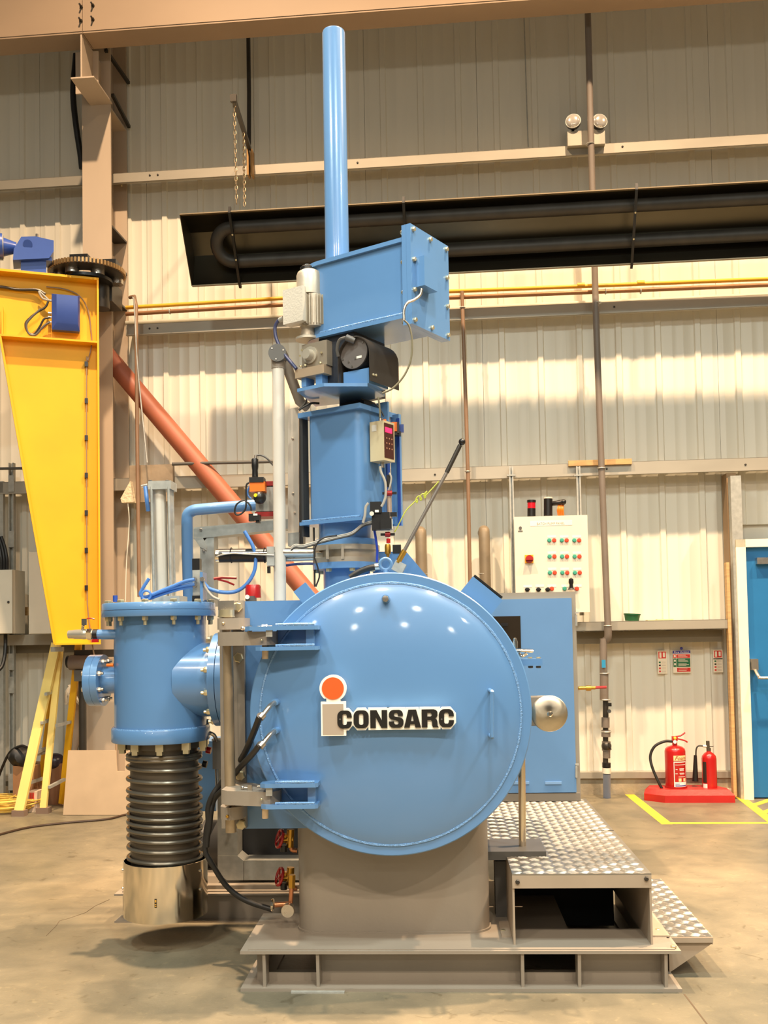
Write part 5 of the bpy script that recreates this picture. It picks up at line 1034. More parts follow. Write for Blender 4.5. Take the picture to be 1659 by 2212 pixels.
part(kb, 'drop_tube', MB().tube([P(468, 1662, 4.53), P(469, 1700, 4.53), P(462, 1722, 4.53)], .008, 8), SS); part(kb, 'foil_lead', MB().tube([P(447, 1555, 4.5), P(450, 1580, 4.48), P(462, 1588, 4.48), P(468, 1600, 4.5)], .009, 8), SS)
# ---- diffusion pump
dp_ = thing('diffusion_pump', 'dark vertical pump body wrapped in a spiral of cooling tube', 'pump', (fx, fy, P(347, 1880, 4.3).z))
zc = P(355, 1612, 4.3).z
dx_ = P(356, 1750, 4.45).x
BODY = mat('pump_body_olive', (96, 88, 76), .4, metal=.35, var=.1)
part(dp_, 'pump_barrel', MB().lathe([(0, P(355, 1880, 4.3).z-.2), (.150, P(355, 1880, 4.3).z-.2), (.150, zB-.012), (0, zB-.012)], (dx_, fy, 0), (0, 0, 1), 56), BODY)
part(dp_, 'top_ring', MB().lathe([(0, zB-.03), (.172, zB-.03), (.172, zB-.002), (0, zB-.002)], (dx_, fy, 0), (0, 0, 1), 56), BODY)
cl = [(dx_+.185*math.sin(rad(a)), fy-.185*math.cos(rad(a)), zB) for a in range(-62, 298, 36)]
many(dp_, 'flange_clamp', cl, (0, 0, -1), MB().box((-.013, -.017, 0), (.013, .017, .032)).box((-.013, -.012, .032), (.013, .012, .048)), ZINC)
TUBE = mat('cooling_tube', (112, 106, 94), .3, metal=.6)
for i, y in enumerate((1640, 1647, 1668, 1694, 1720, 1737, 1758, 1775, 1790, 1806, 1824, 1846, 1870)):
    z = P(357, y, 4.27).z
    m = MB(); n = 56; R_ = []
    tl_ = .010 if i > 1 else 0
    m.tube([(dx_+.160*math.cos(2*math.pi*k/n), fy+.160*math.sin(2*math.pi*k/n), z+tl_*math.cos(2*math.pi*k/n)*-.6) for k in range(n+1)], .0095, 8, 0, False); part(dp_, 'cooling_coil', m, TUBE)
sh = thing('chrome_shroud', 'polished steel open bowl around the foot of the coiled pump', 'shroud', (dx_, fy, .12))
zr, zf = P(352, 1876, 4.26).z, P(352, 1999, 4.26).z
part(sh, 'shroud_wall', MB().lathe([(.181, zf), (.185, zf), (.185, zr), (.1835, zr+.001), (.181, zr)], (dx_+.002, fy, 0), (0, 0, 1), 96, True), CHROME)
part(sh, 'shroud_base', MB().lathe([(0, zf+.004), (.182, zf+.004), (.182, zf), (0, zf)], (dx_+.002, fy, 0), (0, 0, 1), 64), SS)
def bend(mb, cx, cy, r):
    for v in mb.bm.verts: a = (v.co.x-cx)/r; v.co = V((cx+(r+.0015)*math.sin(a), cy-(r+.0015)*math.cos(a), v.co.z))
    return mb
cx_ = dx_+.002; s0 = P(337, 1961, 4.27); hw = .0095
def bsub(x0, x1, z0, z1, m, par, nm, e=0):
    b = MB(); n = 3
    A = [b.bm.verts.new((cx_+(.1855+e)*math.sin(x0+(x1-x0)*i/n), fy-(.1855+e)*math.cos(x0+(x1-x0)*i/n), z0)) for i in range(n+1)]; B = [b.bm.verts.new((v.co.x, v.co.y, z1)) for v in A]
    for i in range(n): b._f([A[i], A[i+1], B[i+1], B[i]])
    return part(par, nm, b, m)
a0 = (s0.x-cx_)/.185
stk = bsub(a0-.027, a0+.027, s0.z, s0.z+.038, BLACK, sh, 'warning_sticker')
bsub(a0-.018, a0+.018, s0.z+.023, s0.z+.034, mat('sticker_yellow', (214, 160, 60), .5), stk, 'sticker_mark', .0008); bsub(a0-.018, a0+.018, s0.z+.004, s0.z+.009, mat('sticker_yellow', (214, 160, 60), .5), stk, 'sticker_mark', .0008); bsub(a0-.018, a0+.018, s0.z+.012, s0.z+.017, mat('sticker_yellow', (214, 160, 60), .5), stk, 'sticker_mark', .0008)
for a in (-1.35, 1.2):
    many(sh, 'rivet', [(cx_+.185*math.sin(a), fy-.185*math.cos(a), z) for z in (zr-.04, zf+.12)], (math.sin(a), -math.cos(a), 0), bolt(.006, .006), SS)
# ---- water hoses and manifolds
for pts, lab in (((562, 1546), (545, 1590), (528, 1628), (507, 1660), (480, 1690), (460, 1718), (450, 1745), (450, 1780), (446, 1830)), 'upper black rubber hose from the door nozzle curving down behind the hinge'), (((562, 1608), (545, 1630), (515, 1662), (488, 1700), (464, 1725), (456, 1755), (452, 1790), (443, 1835), (460, 1870), (490, 1915), (530, 1945), (590, 1966)), 'lower black rubber hose from the door nozzle sweeping down to the copper fitting'):
    n = len(pts); hp = []
    for i, (x, y) in enumerate(pts):
        yy = 3.69 if i == 0 else 3.80 if i == 1 else 3.98 if i == 2 else (4.1 if x > 480 else 4.18)
        if lab[0] == 'l' and i > 8: yy = 4.2
        hp.append(P(x, y, yy))
    solo('rubber_hose', lab, 'hose', MB().tube(hp, .0115 if i > 9 else .0125, 12, 6), RUB)
wm_ = thing('water_fitting', 'copper tee with a round steel end cap at the left foot of the pedestal', 'fitting', P(618, 1985, 4.08))
wy = 4.12
part(wm_, 'copper_tube', MB().cyl(P(594, 1955, wy), P(630, 1953, wy), .011, 16).cyl(P(627, 1958, wy), P(630, 1918, wy), .0095, 14), COPPER)
part(wm_, 'end_cap', MB().lathe([(0, 0), (.026, 0), (.027, .003), (.027, .03), (0, .03)], P(621, 1969, wy-.05), (0, 1, 0), 28), SS)
part(wm_, 'hose_clamp', MB().ring(P(589, 1956, wy), (1, 0, 0), .022, .005, 20, 6), CHROME)
part(wm_, 'union', MB().cyl(P(630, 1918, wy), P(631, 1890, wy), .015, 6), BRASS)
for cy_, lab in ((1810, 'brass valve with a red hand wheel high under the chamber at the left'), (1892, 'brass valve with a red hand wheel low beside the pedestal')):
    t = thing('gate_valve', lab, 'valve', P(620, cy_+20, 4.2)); vy = 4.2
    part(t, 'valve_body', MB().cyl(P(608, cy_+4, vy), P(634, cy_+2, vy), .014, 12).cyl(P(626, cy_+20, vy), P(628, cy_-18, vy), .016, 14).cyl(P(614, cy_+10, vy), P(618, cy_-8, vy), .012, 6), BRASS)
    ax = V((-1, -.5, .35)).normalized(); c = P(604, cy_+2, vy-.01)
    part(t, 'hand_wheel', MB().ring(c, ax, .036, .006, 24, 8).tube([c-ax.orthogonal()*.036, c+ax.orthogonal()*.036], .004, 6, 0).tube([c-ax.cross(ax.orthogonal())*.036, c+ax.cross(ax.orthogonal())*.036], .004, 6, 0).cyl(c, c-ax*.03, .006, 8), RED)
    part(t, 'black_cap', MB().cyl(P(613, cy_+16, vy-.02), P(613, cy_+30, vy-.02), .014, 12), BLACK)
    part(t, 'elbow_tube', MB().tube([P(628, cy_+14, vy), P(631, cy_+26, vy), P(642, cy_+28, vy)], .010, 10, 4), COPPER)
# ---- white post with swing arm
wp = thing('hoist_post', 'white tubular post with a grey capped joint at its top', 'post', P(605, 1297, 4.42))
wyy = 4.42
part(wp, 'post_tube', MB().cyl(P(605, 1298, wyy), P(601, 785, wyy), .0275, 32), mat('post_white', (212, 205, 192), .35, coat=.2))
c = P(602, 768, wyy); part(wp, 'joint_cap', MB().cyl((c.x, wyy-.045, c.z), (c.x, wyy+.045, c.z), .040, 32), GREYD)
many(wp, 'cap_screw', [(c.x+.03*math.cos(rad(a)), wyy-.045, c.z+.03*math.sin(rad(a))) for a in (20, 140, 260)], (0, -1, 0), bolt(.004, .003), SS)
part(wp, 'collar', MB().cyl(P(601, 797, wyy), P(601, 780, wyy), .031, 28), GREY)
part(wp, 'swing_arm', MB().tube([c+V((.02, .03, -.01)), P(648, 868, 4.52), P(664, 880, 4.55)], .024, 16, 0), GREY)
# ---- orange valve head with black knob
ov = thing('orange_valve_head', 'orange and black pneumatic valve head with a black ball in front of the silver block', 'valve', P(560, 1125, 4.5))
oy = 4.5
m = MB(); rb(m, 552, 1050, 592, 1105, oy, oy+.10); part(ov, 'silver_block', m, GALV, bevel=.004)
m = MB(); rb(m, 551, 1106, 592, 1116, oy-.01, oy+.10); part(ov, 'red_base', m, REDD)
m = MB(); rb(m, 570, 1040, 595, 1052, oy, oy+.10); part(ov, 'red_top', m, REDD)
m = MB(); rb(m, 539, 1041, 572, 1062, oy-.05, oy+.0); part(ov, 'orange_block', m, ORANGE, bevel=.003)
m = MB(); rb(m, 538, 1031, 569, 1042, oy-.055, oy+.005); part(ov, 'black_collar', m, BLACK, bevel=.002)
part(ov, 'black_stem', MB().lathe([(0, 0), (.014, 0), (.013, .03), (.0155, .05), (.0155, .08), (.012, .085), (0, .085)], P(551, 1031, oy-.03), (0, 0, 1), 18), BLACK)
part(ov, 'steel_gland', MB().cyl(P(552, 991, oy-.03), P(553, 984, oy-.03), .0075, 10), SS)
c = P(561, 1076, oy-.05); kb_ = part(ov, 'ball_knob', MB().sphere(c, .029, 24), BLACK); part(kb_, 'yellow_eye', MB().cyl(c+V((-.012, -.022, .008)), c+V((-.0145, -.0285, .009)), .0085, 16), mat('eye_yellow', (236, 220, 40), .4))
part(ov, 'sensor_lead', MB().tube([P(x, y, oy-.05) for x, y in ((538, 1043), (532, 1050), (532, 1080), (530, 1100), (520, 1111), (510, 1112), (507, 1102), (513, 1088), (528, 1082), (540, 1092), (543, 1104))], .004, 8), RUB)
part(ov, 'top_lead', MB().tube([P(x, y, oy) for x, y in ((554, 984), (564, 984), (576, 990), (588, 1003), (600, 1015))], .0045, 8), GREYD)
part(ov, 'blue_loop', MB().tube([P(x, y, oy-.03) for x, y in ((540, 1050), (535, 1062), (537, 1072), (543, 1078))], .005, 8), CABLEB)
m = MB(); rb(m, 537, 1110, 548, 1126, oy-.06, oy-.03); rb(m, 547, 1112, 561, 1124, oy-.07, oy-.03); rb(m, 552, 1124, 560, 1130, oy-.06, oy-.03); part(ov, 'black_coil', m, BLACK, bevel=.003)
m = MB(); rb(m, 547, 1110, 556, 1114, oy-.072, oy-.07); part(ov, 'white_label', m, WHITE)
# ---- gate valve actuator cylinder
av = thing('gate_valve_actuator', 'horizontal steel actuator with a black sleeve below the charging tower', 'actuator', P(600, 1200, 4.42)); ay = 4.42
part(av, 'black_sleeve', MB().cyl(P(473, 1201, ay), P(576, 1200, ay), .031, 28), BLACK)
part(av, 'sleeve_cap', MB().cyl(P(468, 1201, ay), P(475, 1201, ay), .0315, 28), CHROME)
m = MB(); rb(m, 576, 1181, 592, 1222, ay-.035, ay+.035); part(av, 'end_block', m, GALV, bevel=.003)
part(av, 'steel_barrel', MB().cyl(P(592, 1194, ay), P(682, 1194, ay), .021, 24), SS); part(av, 'lower_barrel', MB().cyl(P(592, 1208, ay+.03), P(680, 1205, ay+.03), .014, 16), SS)
m = MB(); rb(m, 682, 1176, 703, 1187, ay-.03, ay+.03); rb(m, 682, 1194, 703, 1210, ay-.03, ay+.03); part(av, 'yoke', m, GALV, bevel=.003)
part(av, 'piston_rod', MB().cyl(P(690, 1190, ay), P(735, 1190, ay), .006, 10), SS)
part(av, 'black_switch', MB().box(P(577, 1224, ay-.03), P(585, 1239, ay-.01)), BLACK)
part(av, 'sensor_wire', MB().tube([P(x, y, ay-.04) for x, y in ((468, 1203), (480, 1199), (505, 1196), (540, 1198), (592, 1200))], .003, 6), CABLEG)
part(av, 'sleeve_rail', MB().cyl(P(480, 1196, ay-.032), P(576, 1195, ay-.032), .003, 6), SS)
many(av, 'cable_tie', [tuple(P(x, 1200, ay)) for x in (500, 572)], (1, 0, 0), MB().ring((0, 0, 0), (0, 0, 1), .034, .002, 20, 5), RUB)
solo('blue_drop_hose', 'blue hose running behind the white post under the actuator', 'hose', MB().tube([P(x, y, 4.5) for x, y in ((618, 1222), (640, 1219), (670, 1218), (684, 1219))], .006, 8), mat('navy_hose', (38, 60, 120), .35))
# slide gate valve between the flanges
sg = thing('slide_gate_valve', 'bare stainless slide gate valve clamped between two blue flanges', 'valve', (tc.x, 4.45, zf1)); zg1 = P(740, 1175, 4.30).z
gx0, gx1 = P(704, 1190, 4.31).x, P(797, 1190, 4.31).x
SSM = mat('machined_steel', (196, 184, 164), .34, metal=.7, var=.05)
part(sg, 'lower_disc', MB().cyl((tc.x+.02, 4.45, zf1), (tc.x+.02, 4.45, zf1+.022), .150, 44), SSM); part(sg, 'upper_disc', MB().cyl((tc.x+.02, 4.45, zg1-.022), (tc.x+.02, 4.45, zg1), .150, 44), SSM)
part(sg, 'valve_core', MB().cyl((tc.x+.035, 4.45, zf1+.022), (tc.x+.035, 4.45, zg1-.022), .130, 40), SSM)
for x in (704, 737): m = MB(); rb(m, x, 1178, x+6, 1208, 4.295, 4.33); part(sg, 'spacer_web', m, SSM)
# ---- charging tower (turned frame)
def T(px, py, y): return P(px, py, y, TA)
yN = TL.y
tw = thing('charging_tower', 'square sky blue charging tower box above the gate valve', 'tower', (TL.x, yN, zg1), TA)
part(tw, 'upper_flange', MB().cyl((TL.x+.017, yN+.01, zg1), (TL.x+.017, yN+.01, zg1+.028), .140, 40), BLUE)
part(tw, 'transition_tube', MB().cyl((TL.x+.02, yN, zg1+.028), (TL.x+.02, yN, 1.86), .118, 36), BLUE)
fx0, fx1, fyy = -2.768, -2.452, yN-.135; fy2 = fyy+.27
zt1 = 2.352; zb1 = 1.862
part(tw, 'tower_shell', MB().prism(plan((fx0+fx1)/2+.01, (fyy+fy2)/2, (fx1-fx0)/2-.012, (fy2-fyy)/2-.006, .035, 4), 'z', zb1, zt1), BLUE)
part(tw, 'top_plate', MB().box((fx0-.012, fyy-.012, zt1-.022), (fx1+.012, fy2+.01, zt1)), BLUE, bevel=.003)
part(tw, 'bottom_plate', MB().box((fx0-.012, fyy-.012, zb1-.014), (fx1+.012, fy2+.01, zb1)), BLUE, bevel=.002)
part(tw, 'bottom_weld', MB().tube([(fx0, fyy-.006, zb1+.003), (-2.6, fyy-.007, zb1+.004), (fx1, fyy-.006, zb1+.003)], .006, 6, 5), WELD)
part(tw, 'left_strip', MB().box((fx0-.016, fyy+.01, 1.80), (fx0-.004, fyy+.05, zt1-.02)), mat('strip_dark', (58, 60, 62), .4))
part(tw, 'rear_plate', MB().box((fx1+.0, fy2-.03, 1.84), (fx1+.045, fy2-.01, zt1-.01)), BLUE, bevel=.002)
part(tw, 'side_rail', MB().box((fx1+.012, fy2-.09, 1.84), (fx1+.02, fy2-.07, zt1-.02)).box((fx1+.035, fy2-.035, 1.84), (fx1+.05, fy2-.03, zt1-.03)), NAVY)
m = MB(); rb(m, 788, 872, 838, 965, yN+.02, yN+.03, TA); part(tw, 'meter_bracket', m, BLUE)
# level meter
mt = thing('level_meter', 'small beige instrument with a glowing red digital readout on the tower side', 'meter', T(824, 995, yN), TA)
mx0 = T(826, 940, yN-.05); 
a_, b_ = T(800, 998, yN-.07), T(828, 908, yN-.07)
xm1 = b_.x
part(mt, 'meter_case', MB().box((a_.x, yN-.07, a_.z), (xm1, yN+.015, b_.z)), mat('meter_beige', (196, 182, 146), .45), bevel=.004)
fpl = part(mt, 'face_panel', MB().box((xm1, yN-.066, a_.z+.012), (xm1+.002, yN+.005, b_.z-.010)), mat('meter_face', (70, 34, 26), .3))
part(fpl, 'red_readout', MB().box((xm1+.002, yN-.060, b_.z-.050), (xm1+.003, yN-.008, b_.z-.028)), mat('led_red', (255, 30, 70), .4, emit=3.0))
many(mt, 'key_button', [(xm1+.002, yN-.05+.02*(i % 3), b_.z-.075-.022*(i//3)) for i in range(9)], (1, 0, 0), MB().cyl((0, 0, 0), (0, 0, .0015), .0035, 10), mat('key_tan', (180, 130, 100), .5))
part(mt, 'top_gland', MB().cyl((a_.x+.03, yN-.03, b_.z), (a_.x+.03, yN-.03, b_.z+.02), .009, 12), SS); part(mt, 'bottom_gland', MB().cyl((a_.x+.035, yN-.03, a_.z-.025), (a_.x+.035, yN-.03, a_.z), .009, 12), SS)
part(mt, 'white_badge', MB().box(T(803, 933, yN-.0712), T(813, 918, yN-.070)), mat('badge', (208, 204, 190), .5))
# orange sensor on the tower edge
os_ = thing('orange_sensor', 'orange and black sensor with a small blue bracket right of the readout', 'sensor', P(855, 935, 4.35))
m = MB(); rb(m, 846, 912, 858, 934, 4.34, 4.38); part(os_, 'orange_head', m, ORANGE, bevel=.002); m = MB(); rb(m, 848, 932, 866, 940, 4.34, 4.38); rb(m, 858, 912, 862, 936, 4.33, 4.36); part(os_, 'black_holder', m, BLACK)
m = MB(); rb(m, 861, 917, 872, 934, 4.37, 4.39); part(os_, 'blue_bracket', m, NAVY)
m = MB(); rb(m, 828, 906, 834, 912, 4.30, 4.32); part(os_, 'orange_gland', m, ORANGE)
# solenoid group at tower foot
so = thing('solenoid_group', 'black solenoid valves with red and silver fittings at the lower right of the tower', 'valve', P(828, 1150, 4.2)); sy_ = 4.2
for r in ((799, 1084, 824, 1108, 0), (803, 1107, 842, 1145, .01), (826, 1107, 857, 1116, .02), (822, 1120, 846, 1143, -.01)):
    m = MB(); rb(m, *r[:4], sy_+r[4], sy_+.05); part(so, 'black_coil', m, BLACK, bevel=.004)
m = MB(); rb(m, 838, 1032, 842, 1050, sy_+.02, sy_+.04); rb(m, 835, 1026, 844, 1052, sy_+.03, sy_+.05); part(so, 'black_reed', m, BLACK)
for x, y in ((841, 1066), (837, 1155)):
    part(so, 'red_clamp', MB().cyl(P(x-5, y, sy_+.02), P(x+6, y, sy_+.02), .011, 12), REDD); part(so, 'clamp_ears', MB().box(P(x-15, y+3, sy_+.03), P(x+16, y-3, sy_+.035)), BLACK)
part(so, 'steel_tube', MB().cyl(P(840, 1073, sy_+.03), P(843, 1145, sy_+.03), .0105, 14), mat('pinkish_steel', (190, 168, 152), .35, metal=.5))
m = MB(); rb(m, 837, 1122, 848, 1143, sy_+.0, sy_+.002); part(so, 'barcode_label', m, WHITE)
part(so, 'gauge_face', MB().cyl(P(803, 1110, sy_-.0), P(803, 1110, sy_-.008), .0095, 16), CREAM); m = MB(); rb(m, 810, 1102, 818, 1107, sy_-.003, sy_); part(so, 'white_label', m, WHITE)
part(so, 'brass_filter', MB().lathe([(0, 0), (.006, 0), (.008, .012), (.013, .014), (.0135, .045), (.011, .055), (0, .056)], P(838, 1204, sy_+.02), (0, 0, 1), 16), BRASS)
part(so, 'red_tip', MB().cyl(P(839, 1174, sy_+.02), P(839, 1164, sy_+.02), .009, 12), RED)
part(so, 'silver_hose', MB().tube([P(x, y, sy_) for x, y in ((821, 1008), (823, 1020), (832, 1042), (833, 1070), (829, 1085), (824, 1095))], .0055, 8), CABLEG)
part(so, 'small_loop_hose', MB().tube([P(x, y, sy_+.02) for x, y in ((841, 1022), (845, 1032), (843, 1048), (839, 1060))], .004, 8), CABLEG)
part(so, 'clear_bend', MB().tube([P(x, y, sy_-.005) for x, y in ((796, 1087), (790, 1096), (788, 1115), (784, 1130))], .006, 8), CABLEG)
for k, c_ in enumerate((CABLEG, CABLEG, DARK)):
    part(so, 'looped_lead', MB().tube([P(x, y+k*3, 4.25) for x, y in ((805, 1126), (784, 1132), (760, 1150), (730, 1158), (690, 1168), (655, 1178), (638, 1177), (628, 1184))], .0032, 8), c_)
part(so, 'black_loop_lead', MB().tube([P(x, y, 4.22) for x, y in ((728, 1157), (700, 1162), (684, 1176), (679, 1200), (686, 1225), (690, 1245), (682, 1268))], .0035, 8), RUB)
part(so, 'thin_rod', MB().cyl(P(678, 1140, 4.4), P(680, 1268, 4.4), .004, 8), DARK)
part(so, 'blue_air_line', MB().tube([P(x, y, sy_+.06) for x, y in ((808, 1142), (812, 1165), (815, 1190), (814, 1215))], .0055, 8), mat('deep_blue_line', (36, 66, 170), .35))
part(so, 'green_yellow_wire', MB().tube([P(x, y, sy_+.05) for x, y in ((852, 1150), (858, 1140), (876, 1105), (892, 1088), (900, 1080))]+[P(898+i*2.2+4*math.cos(i*1.57), 1082-i*1.3+6*math.sin(i*1.57), sy_+.05) for i in range(12)]+[P(x, y, sy_+.05) for x, y in ((918, 1072), (932, 1058), (948, 1040))], .0028, 6), GRNY)
solo('black_cooling_hose', 'short black hose with steel ferrule behind the lifting eye of the door', 'hose', MB().tube([P(x, y, 4.1) for x, y in ((756, 1248), (775, 1236), (795, 1228), (812, 1225))], .0125, 12), RUB)
solo('hose_ferrule', 'steel ferrule where the short black hose ends beside the lifting eye', 'fitting', MB().cyl(P(810, 1225, 4.1), P(820, 1224, 4.1), .0145, 16), SS)
# ---- charging lever
lv = thing('hand_lever', 'long steel hand lever with a black ball knob rising right of the tower', 'lever', P(868, 1232, 4.2)); ly_ = 4.15
part(lv, 'lever_rod', MB().cyl(P(869, 1198, ly_), P(970, 1012, ly_), .0075, 14), mat('lever_steel', (130, 122, 114), .4, metal=.5))
part(lv, 'lever_grip', MB().cyl(P(965, 1021, ly_), P(994, 962, ly_), .0095, 16), DARK); part(lv, 'ball_knob', MB().sphere(P(998, 955, ly_), .0145, 20), BLACK)
part(lv, 'brass_sleeve', MB().cyl(P(859, 1216, ly_), P(874, 1190, ly_), .012, 14), BRASS)
t_ = M.Translation(P(862, 1226, ly_+.02)) @ M.Rotation(rad(28), 4, 'Y'); part(lv, 'pivot_block', MB().box((-.024, -.03, -.022), (.024, .03, .022), t_), GALV, bevel=.003)
m = MB(); rb(m, 848, 1177, 866, 1196, ly_+.03, ly_+.07); part(lv, 'black_star_knob', m, BLACK, bevel=.006)
# ---- mounting plate and drives on top of the tower
ypl = yN-.19
mp_ = thing('drive_plate', 'eight-sided blue plate carrying the motor and the black guarded winch', 'plate', (TL.x, yN, 2.42), TA)
zpl = T(720, 838, ypl).z
qs = [Zp(x, y, zpl-.012, TA) for x, y in ((642, 846), (700, 834), (794, 834), (831, 856), (788, 866), (682, 878))]
pl_ = [(q.x, q.y) for q in qs]; xr_, yr_ = pl_[3]; x0_, y0_ = pl_[0]
poly = pl_
part(mp_, 'octagon_plate', MB().prism(poly, 'z', zpl-.014, zpl), BLUE, bevel=.002)
part(mp_, 'plate_neck', MB().box((fx0+.10, fyy+.15, zt1), (fx1-.08, fy2-.03, zpl-.014)), mat('neck_dark', (40, 48, 60), .6))
m = MB(); rb(m, 651, 806, 661, 836, yN-.16, yN-.10, TA); rb(m, 682, 802, 696, 833, yN-.16, yN-.02, TA); part(mp_, 'support_foot', m, BLUE, bevel=.002)
m = MB(); rb(m, 742, 800, 797, 833, yN-.165, yN-.02, TA); part(mp_, 'winch_pedestal', m, BLUE, bevel=.002)
mo = thing('feed_motor', 'silver electric motor standing upright on a worm gearbox', 'motor', T(680, 812, yN-.12), TA); my = yN-.13
ALU = mat('cast_aluminium', (188, 178, 160), .45, metal=.45, var=.07, bump=.1)
part(mo, 'motor_hood', MB().lathe([(0, 0), (.058, 0), (.058, .09), (.052, .105), (.036, .115), (0, .116)], (T(669, 650, my).x, my, T(667, 641, my).z), (0, 0, 1), 36), ALU)
part(mo, 'hood_cap', MB().lathe([(0, 0), (.033, 0), (.033, .014), (.028, .018), (.022, .018), (.020, .026), (0, .026)], (T(664, 580, my).x, my, T(664, 586, my).z), (0, 0, 1), 28), BLACK)
cm = T(678, 680, my); m = MB().cyl((cm.x, my, T(678, 708, my).z), (cm.x, my, T(670, 641, my).z), .040, 28)
for k in range(20):
    a = 2*math.pi*k/20; m.box((.038, -.002, T(678, 705, my).z), (.054, .002, T(672, 643, my).z), M.Translation((cm.x, my, 0)) @ M.Rotation(a, 4, 'Z'))
part(mo, 'finned_body', m, ALU)
m = MB(); rb(m, 611, 622, 654, 697, my-.075, my-.02, TA); tbx = part(mo, 'terminal_box', m, mat('terminal_grey', (206, 198, 182), .5, bump=.15, bscale=120), bevel=.004)
part(mo, 'gearbox_neck', MB().lathe([(0, 0), (.055, 0), (.055, .010), (.034, .018), (.030, .05), (.036, .06), (0, .06)], (T(665, 735, my).x, my, T(665, 736, my).z), (0, 0, 1), 30), ALU)
m = MB(); rb(m, 652, 740, 706, 793, my-.03, my+.06, TA); gbx = part(mo, 'gearbox', m, mat('gearbox_grey', (150, 138, 120), .45, metal=.3), bevel=.006)
c = T(671, 768, my-.03); part(gbx, 'shaft_cap', MB().cyl(c, c-V((0, .035, 0)), .026, 26, .022).cyl(c+V((0, .005, 0)), c-V((0, .008, 0)), .038, 26), ALU)
for x, y in ((648, 769), (694, 762), (652, 757)): part(gbx, 'cover_bolt', MB().cyl(T(x, y, my-.03), T(x, y, my-.04), .005, 8), ZINC)
m = MB(); rb(m, 637, 793, 700, 812, my-.045, my+.08, TA); part(mo, 'base_block', m, mat('base_block_grey', (160, 138, 112), .5), bevel=.002)
many(mo, 'foot_bolt', [tuple(T(x, y, my-.04)) for x, y in ((649, 793), (659, 791), (692, 786))], (0, 0, 1), bolt(.007, .007), ZINC)
part(mo, 'motor_cable', MB().tube([T(x, y, my-.05) for x, y in ((609, 689), (600, 695), (594, 710), (598, 735), (614, 765), (640, 797))], .008, 10), mat('dusky_blue_cable', (60, 64, 96), .4)); part(mo, 'cable_gland', MB().cyl(T(612, 688, my-.05), T(604, 692, my-.05), .011, 10), GALV)
wi = thing('guarded_winch', 'round dark grey encoder disc inside a black arched guard under the drive housing', 'winch', T(790, 835, yN-.12), TA); wyN = yN-.17
c = T(765, 762, wyN); part(wi, 'encoder_disc', MB().cyl(c, c+V((0, .10, 0)), .073, 44), mat('encoder_black', (30, 30, 32), .4)); fcd = part(wi, 'disc_face', MB().cyl(c-V((0, .004, 0)), c, .070, 44), mat('encoder_face', (104, 98, 94), .4))
for a, r in ((100, .06), (35, .06), (200, .06), (235, .045), (262, .06), (290, .03)): part(fcd, 'face_screw', MB().cyl((c.x+r*math.cos(rad(a)), wyN-.004, c.z+r*math.sin(rad(a))), (c.x+r*math.cos(rad(a)), wyN-.007, c.z+r*math.sin(rad(a))), .0045, 8), SS)
m = MB(); rb(m, 770, 769, 781, 774, wyN-.0055, wyN-.004, TA); part(fcd, 'white_label', m, WHITE)
part(wi, 'cable_boot', MB().cyl(c+V((.012, -.01, .045)), c+V((-.02, -.03, .062)), .014, 14).tube([c+V((-.02, -.03, .062)), c+V((-.05, -.035, .055)), c+V((-.068, -.03, .02)), c+V((-.07, -.02, -.01))], .007, 8, 5), GREYD)
o_, i_ = [], []
gx0_, gx1_ = T(736, 830, wyN).x-.0, T(806, 830, wyN).x; gzb = T(770, 831, wyN).z; gr_ = (gx1_-gx0_)/2; gcz = T(770, 735, wyN).z-gr_+.012
for k in range(13):
    a = rad(180-15*k); o_.append(((gx0_+gx1_)/2+gr_*math.cos(a), gcz+gr_*math.sin(a))); i_.append(((gx0_+gx1_)/2+(gr_-.004)*math.cos(a), gcz+(gr_-.004)*math.sin(a)))
o_ = [(gx0_, gzb)]+o_+[(gx1_, gzb)]; i_ = [(gx0_+.004, gzb)]+i_+[(gx1_-.004, gzb)]
part(wi, 'arched_guard', MB().prism(o_+i_[::-1], 'y', wyN-.02, wyN+.20), mat('guard_black', (56, 50, 44), .4))
many(wi, 'guard_screw', [(gx1_, wyN+.02, gzb+.03), (gx1_, wyN-.0, gzb+.028)], (1, 0, 0), bolt(.006, .006), ZINC)
# ---- drive housing and tall tube
dh = thing('drive_housing', 'large sky blue rounded box near the top of the machine with a bolted end plate', 'housing', (TL.x, yN, 2.69), TA)
hz0, hz1 = 2.688, 3.004; hx1 = T(876, 600, yN-.13).x; hr = .13
ol = [(hx1, yN-hr)]+[(TL.x+hr*math.cos(rad(a)), yN+hr*math.sin(rad(a))) for a in range(270, 89, -15)]+[(hx1, yN+hr)]
part(dh, 'housing_shell', MB().prism(ol, 'z', hz0+.004, hz1-.004), BLUE, bevel=.0)
def inflate(e): return [(hx1, yN-hr-e)]+[(TL.x+(hr+e)*math.cos(rad(a)), yN+(hr+e)*math.sin(rad(a))) for a in range(270, 89, -10)]+[(hx1, yN+hr+e)]
part(dh, 'top_cover', MB().prism(inflate(.014), 'z', hz1-.004, hz1+.014), BLUE, bevel=.004); part(dh, 'bottom_cover', MB().prism(inflate(.012), 'z', hz0-.012, hz0+.004), BLUE, bevel=.003)
part(dh, 'cover_weld', MB().tube([(TL.x, yN-hr-.006, hz0+.008), ((TL.x+hx1)/2, yN-hr-.006, hz0+.009), (hx1-.01, yN-hr-.006, hz0+.008)], .006, 6, 8), WELD)
pe0, pe1 = yN-.155, yN+.155; pz0, pz1 = 2.64, 3.062
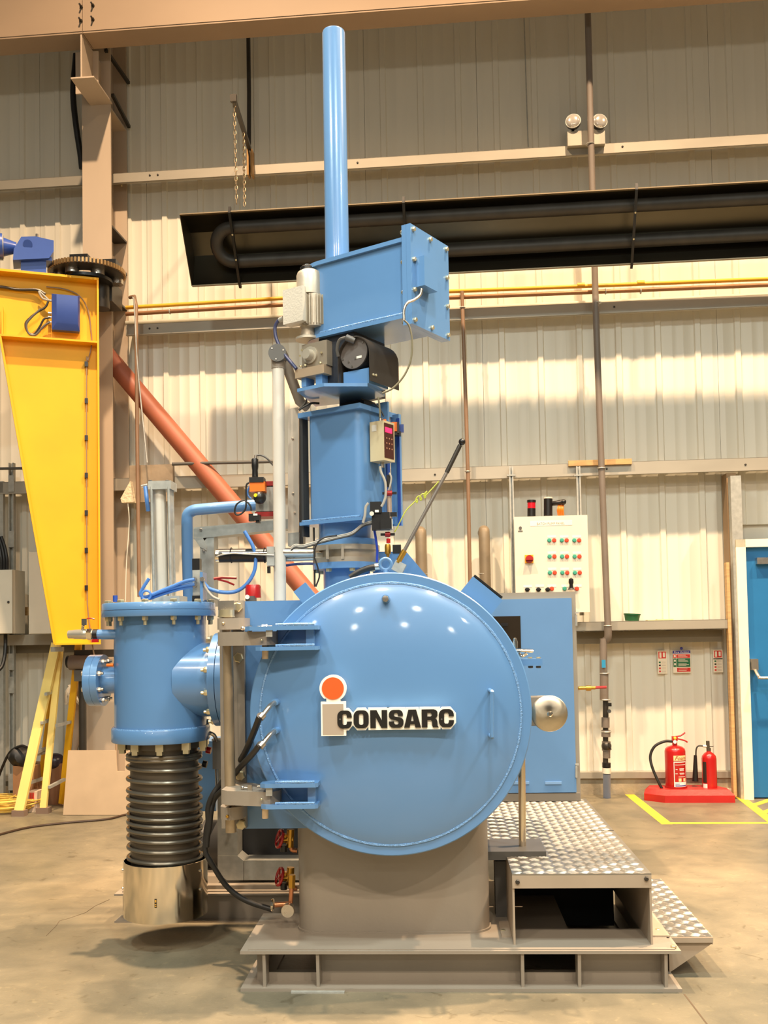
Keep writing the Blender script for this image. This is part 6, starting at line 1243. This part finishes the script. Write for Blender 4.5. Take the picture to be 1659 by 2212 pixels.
ep = part(dh, 'end_plate_inner', MB().box((hx1, pe0, pz0), (hx1+.022, pe1, pz1)), BLUE, bevel=.002); part(dh, 'end_plate_outer', MB().box((hx1+.0225, pe0, pz0), (hx1+.044, pe1, pz1)), BLUE, bevel=.002)
bp2 = [(hx1+.044, pe0+.02+(pe1-pe0-.04)*i/2, z) for i in range(3) for z in (pz0+.02, pz1-.02)]+[(hx1+.044, y, pz0+.02+(pz1-pz0-.04)*k/3) for k in (1, 2) for y in (pe0+.02, pe1-.02)]
many(dh, 'plate_bolt', bp2, (1, 0, 0), bolt(.010, .011), ZINC)
many(dh, 'plate_nut', [(hx1, pe0+.02, pz0+.02+(pz1-pz0-.04)*k/3) for k in range(4)], (-1, 0, 0), bolt(.009, .016), ZINC)
part(dh, 'switch_box', MB().box((hx1+.044, yN-.125, 2.80), (hx1+.09, yN-.02, 2.925)), BLUE, bevel=.002)
part(dh, 'underside_mount', MB().box((TL.x-.02, yN-.12, zpl), (TL.x+.17, yN+.12, hz0-.012)), mat('mount_navy', (38, 42, 50), .45), bevel=.003)
part(dh, 'box_conduit', MB().tube([unrot(P(x, y, 4.0), TA) for x, y in ((911, 624), (908, 637), (895, 648), (880, 655), (873, 670), (873, 692))], .0055, 8), SS)
part(dh, 'hanging_lead', MB().tube([unrot(P(x, y, 4.02), TA) for x, y in ((873, 692), (884, 705), (890, 735), (888, 775), (874, 810), (850, 838), (826, 850))], .004, 8), mat('olive_lead', (110, 104, 80), .5))
solo('guide_tube', 'very tall glossy blue vertical tube rising from the top of the drive housing', 'tube', MB().lathe([(0, 0), (.0545, 0), (.0525, 1.105), (.050, 1.112), (0, 1.116)], (TL.x, yN, hz1+.014), (-.0, 0, 1), 40), BLUE, TA)
for x0_, lab in ((828, 'thin dark cable from the drive plate down to the readout box'),):
    solo('thin_cable', lab, 'cable', MB().tube([P(x, y, 4.2) for x, y in ((817, 858), (820, 880), (821, 903))], .004, 8), mat('olive_lead', (110, 104, 80), .5))
solo('loop_cable', 'dark cable looping at the upper left corner of the tower box', 'cable', MB().tube([P(x, y, 4.4) for x, y in ((664, 856), (660, 870), (646, 886), (655, 880), (672, 872), (690, 872))], .005, 8), DARK)
solo('top_cable', 'thin black cable arching over the top plate of the tower', 'cable', MB().tube([P(x, y, 4.28) for x, y in ((780, 862), (800, 868), (818, 880), (829, 900))], .0035, 8), RUB)
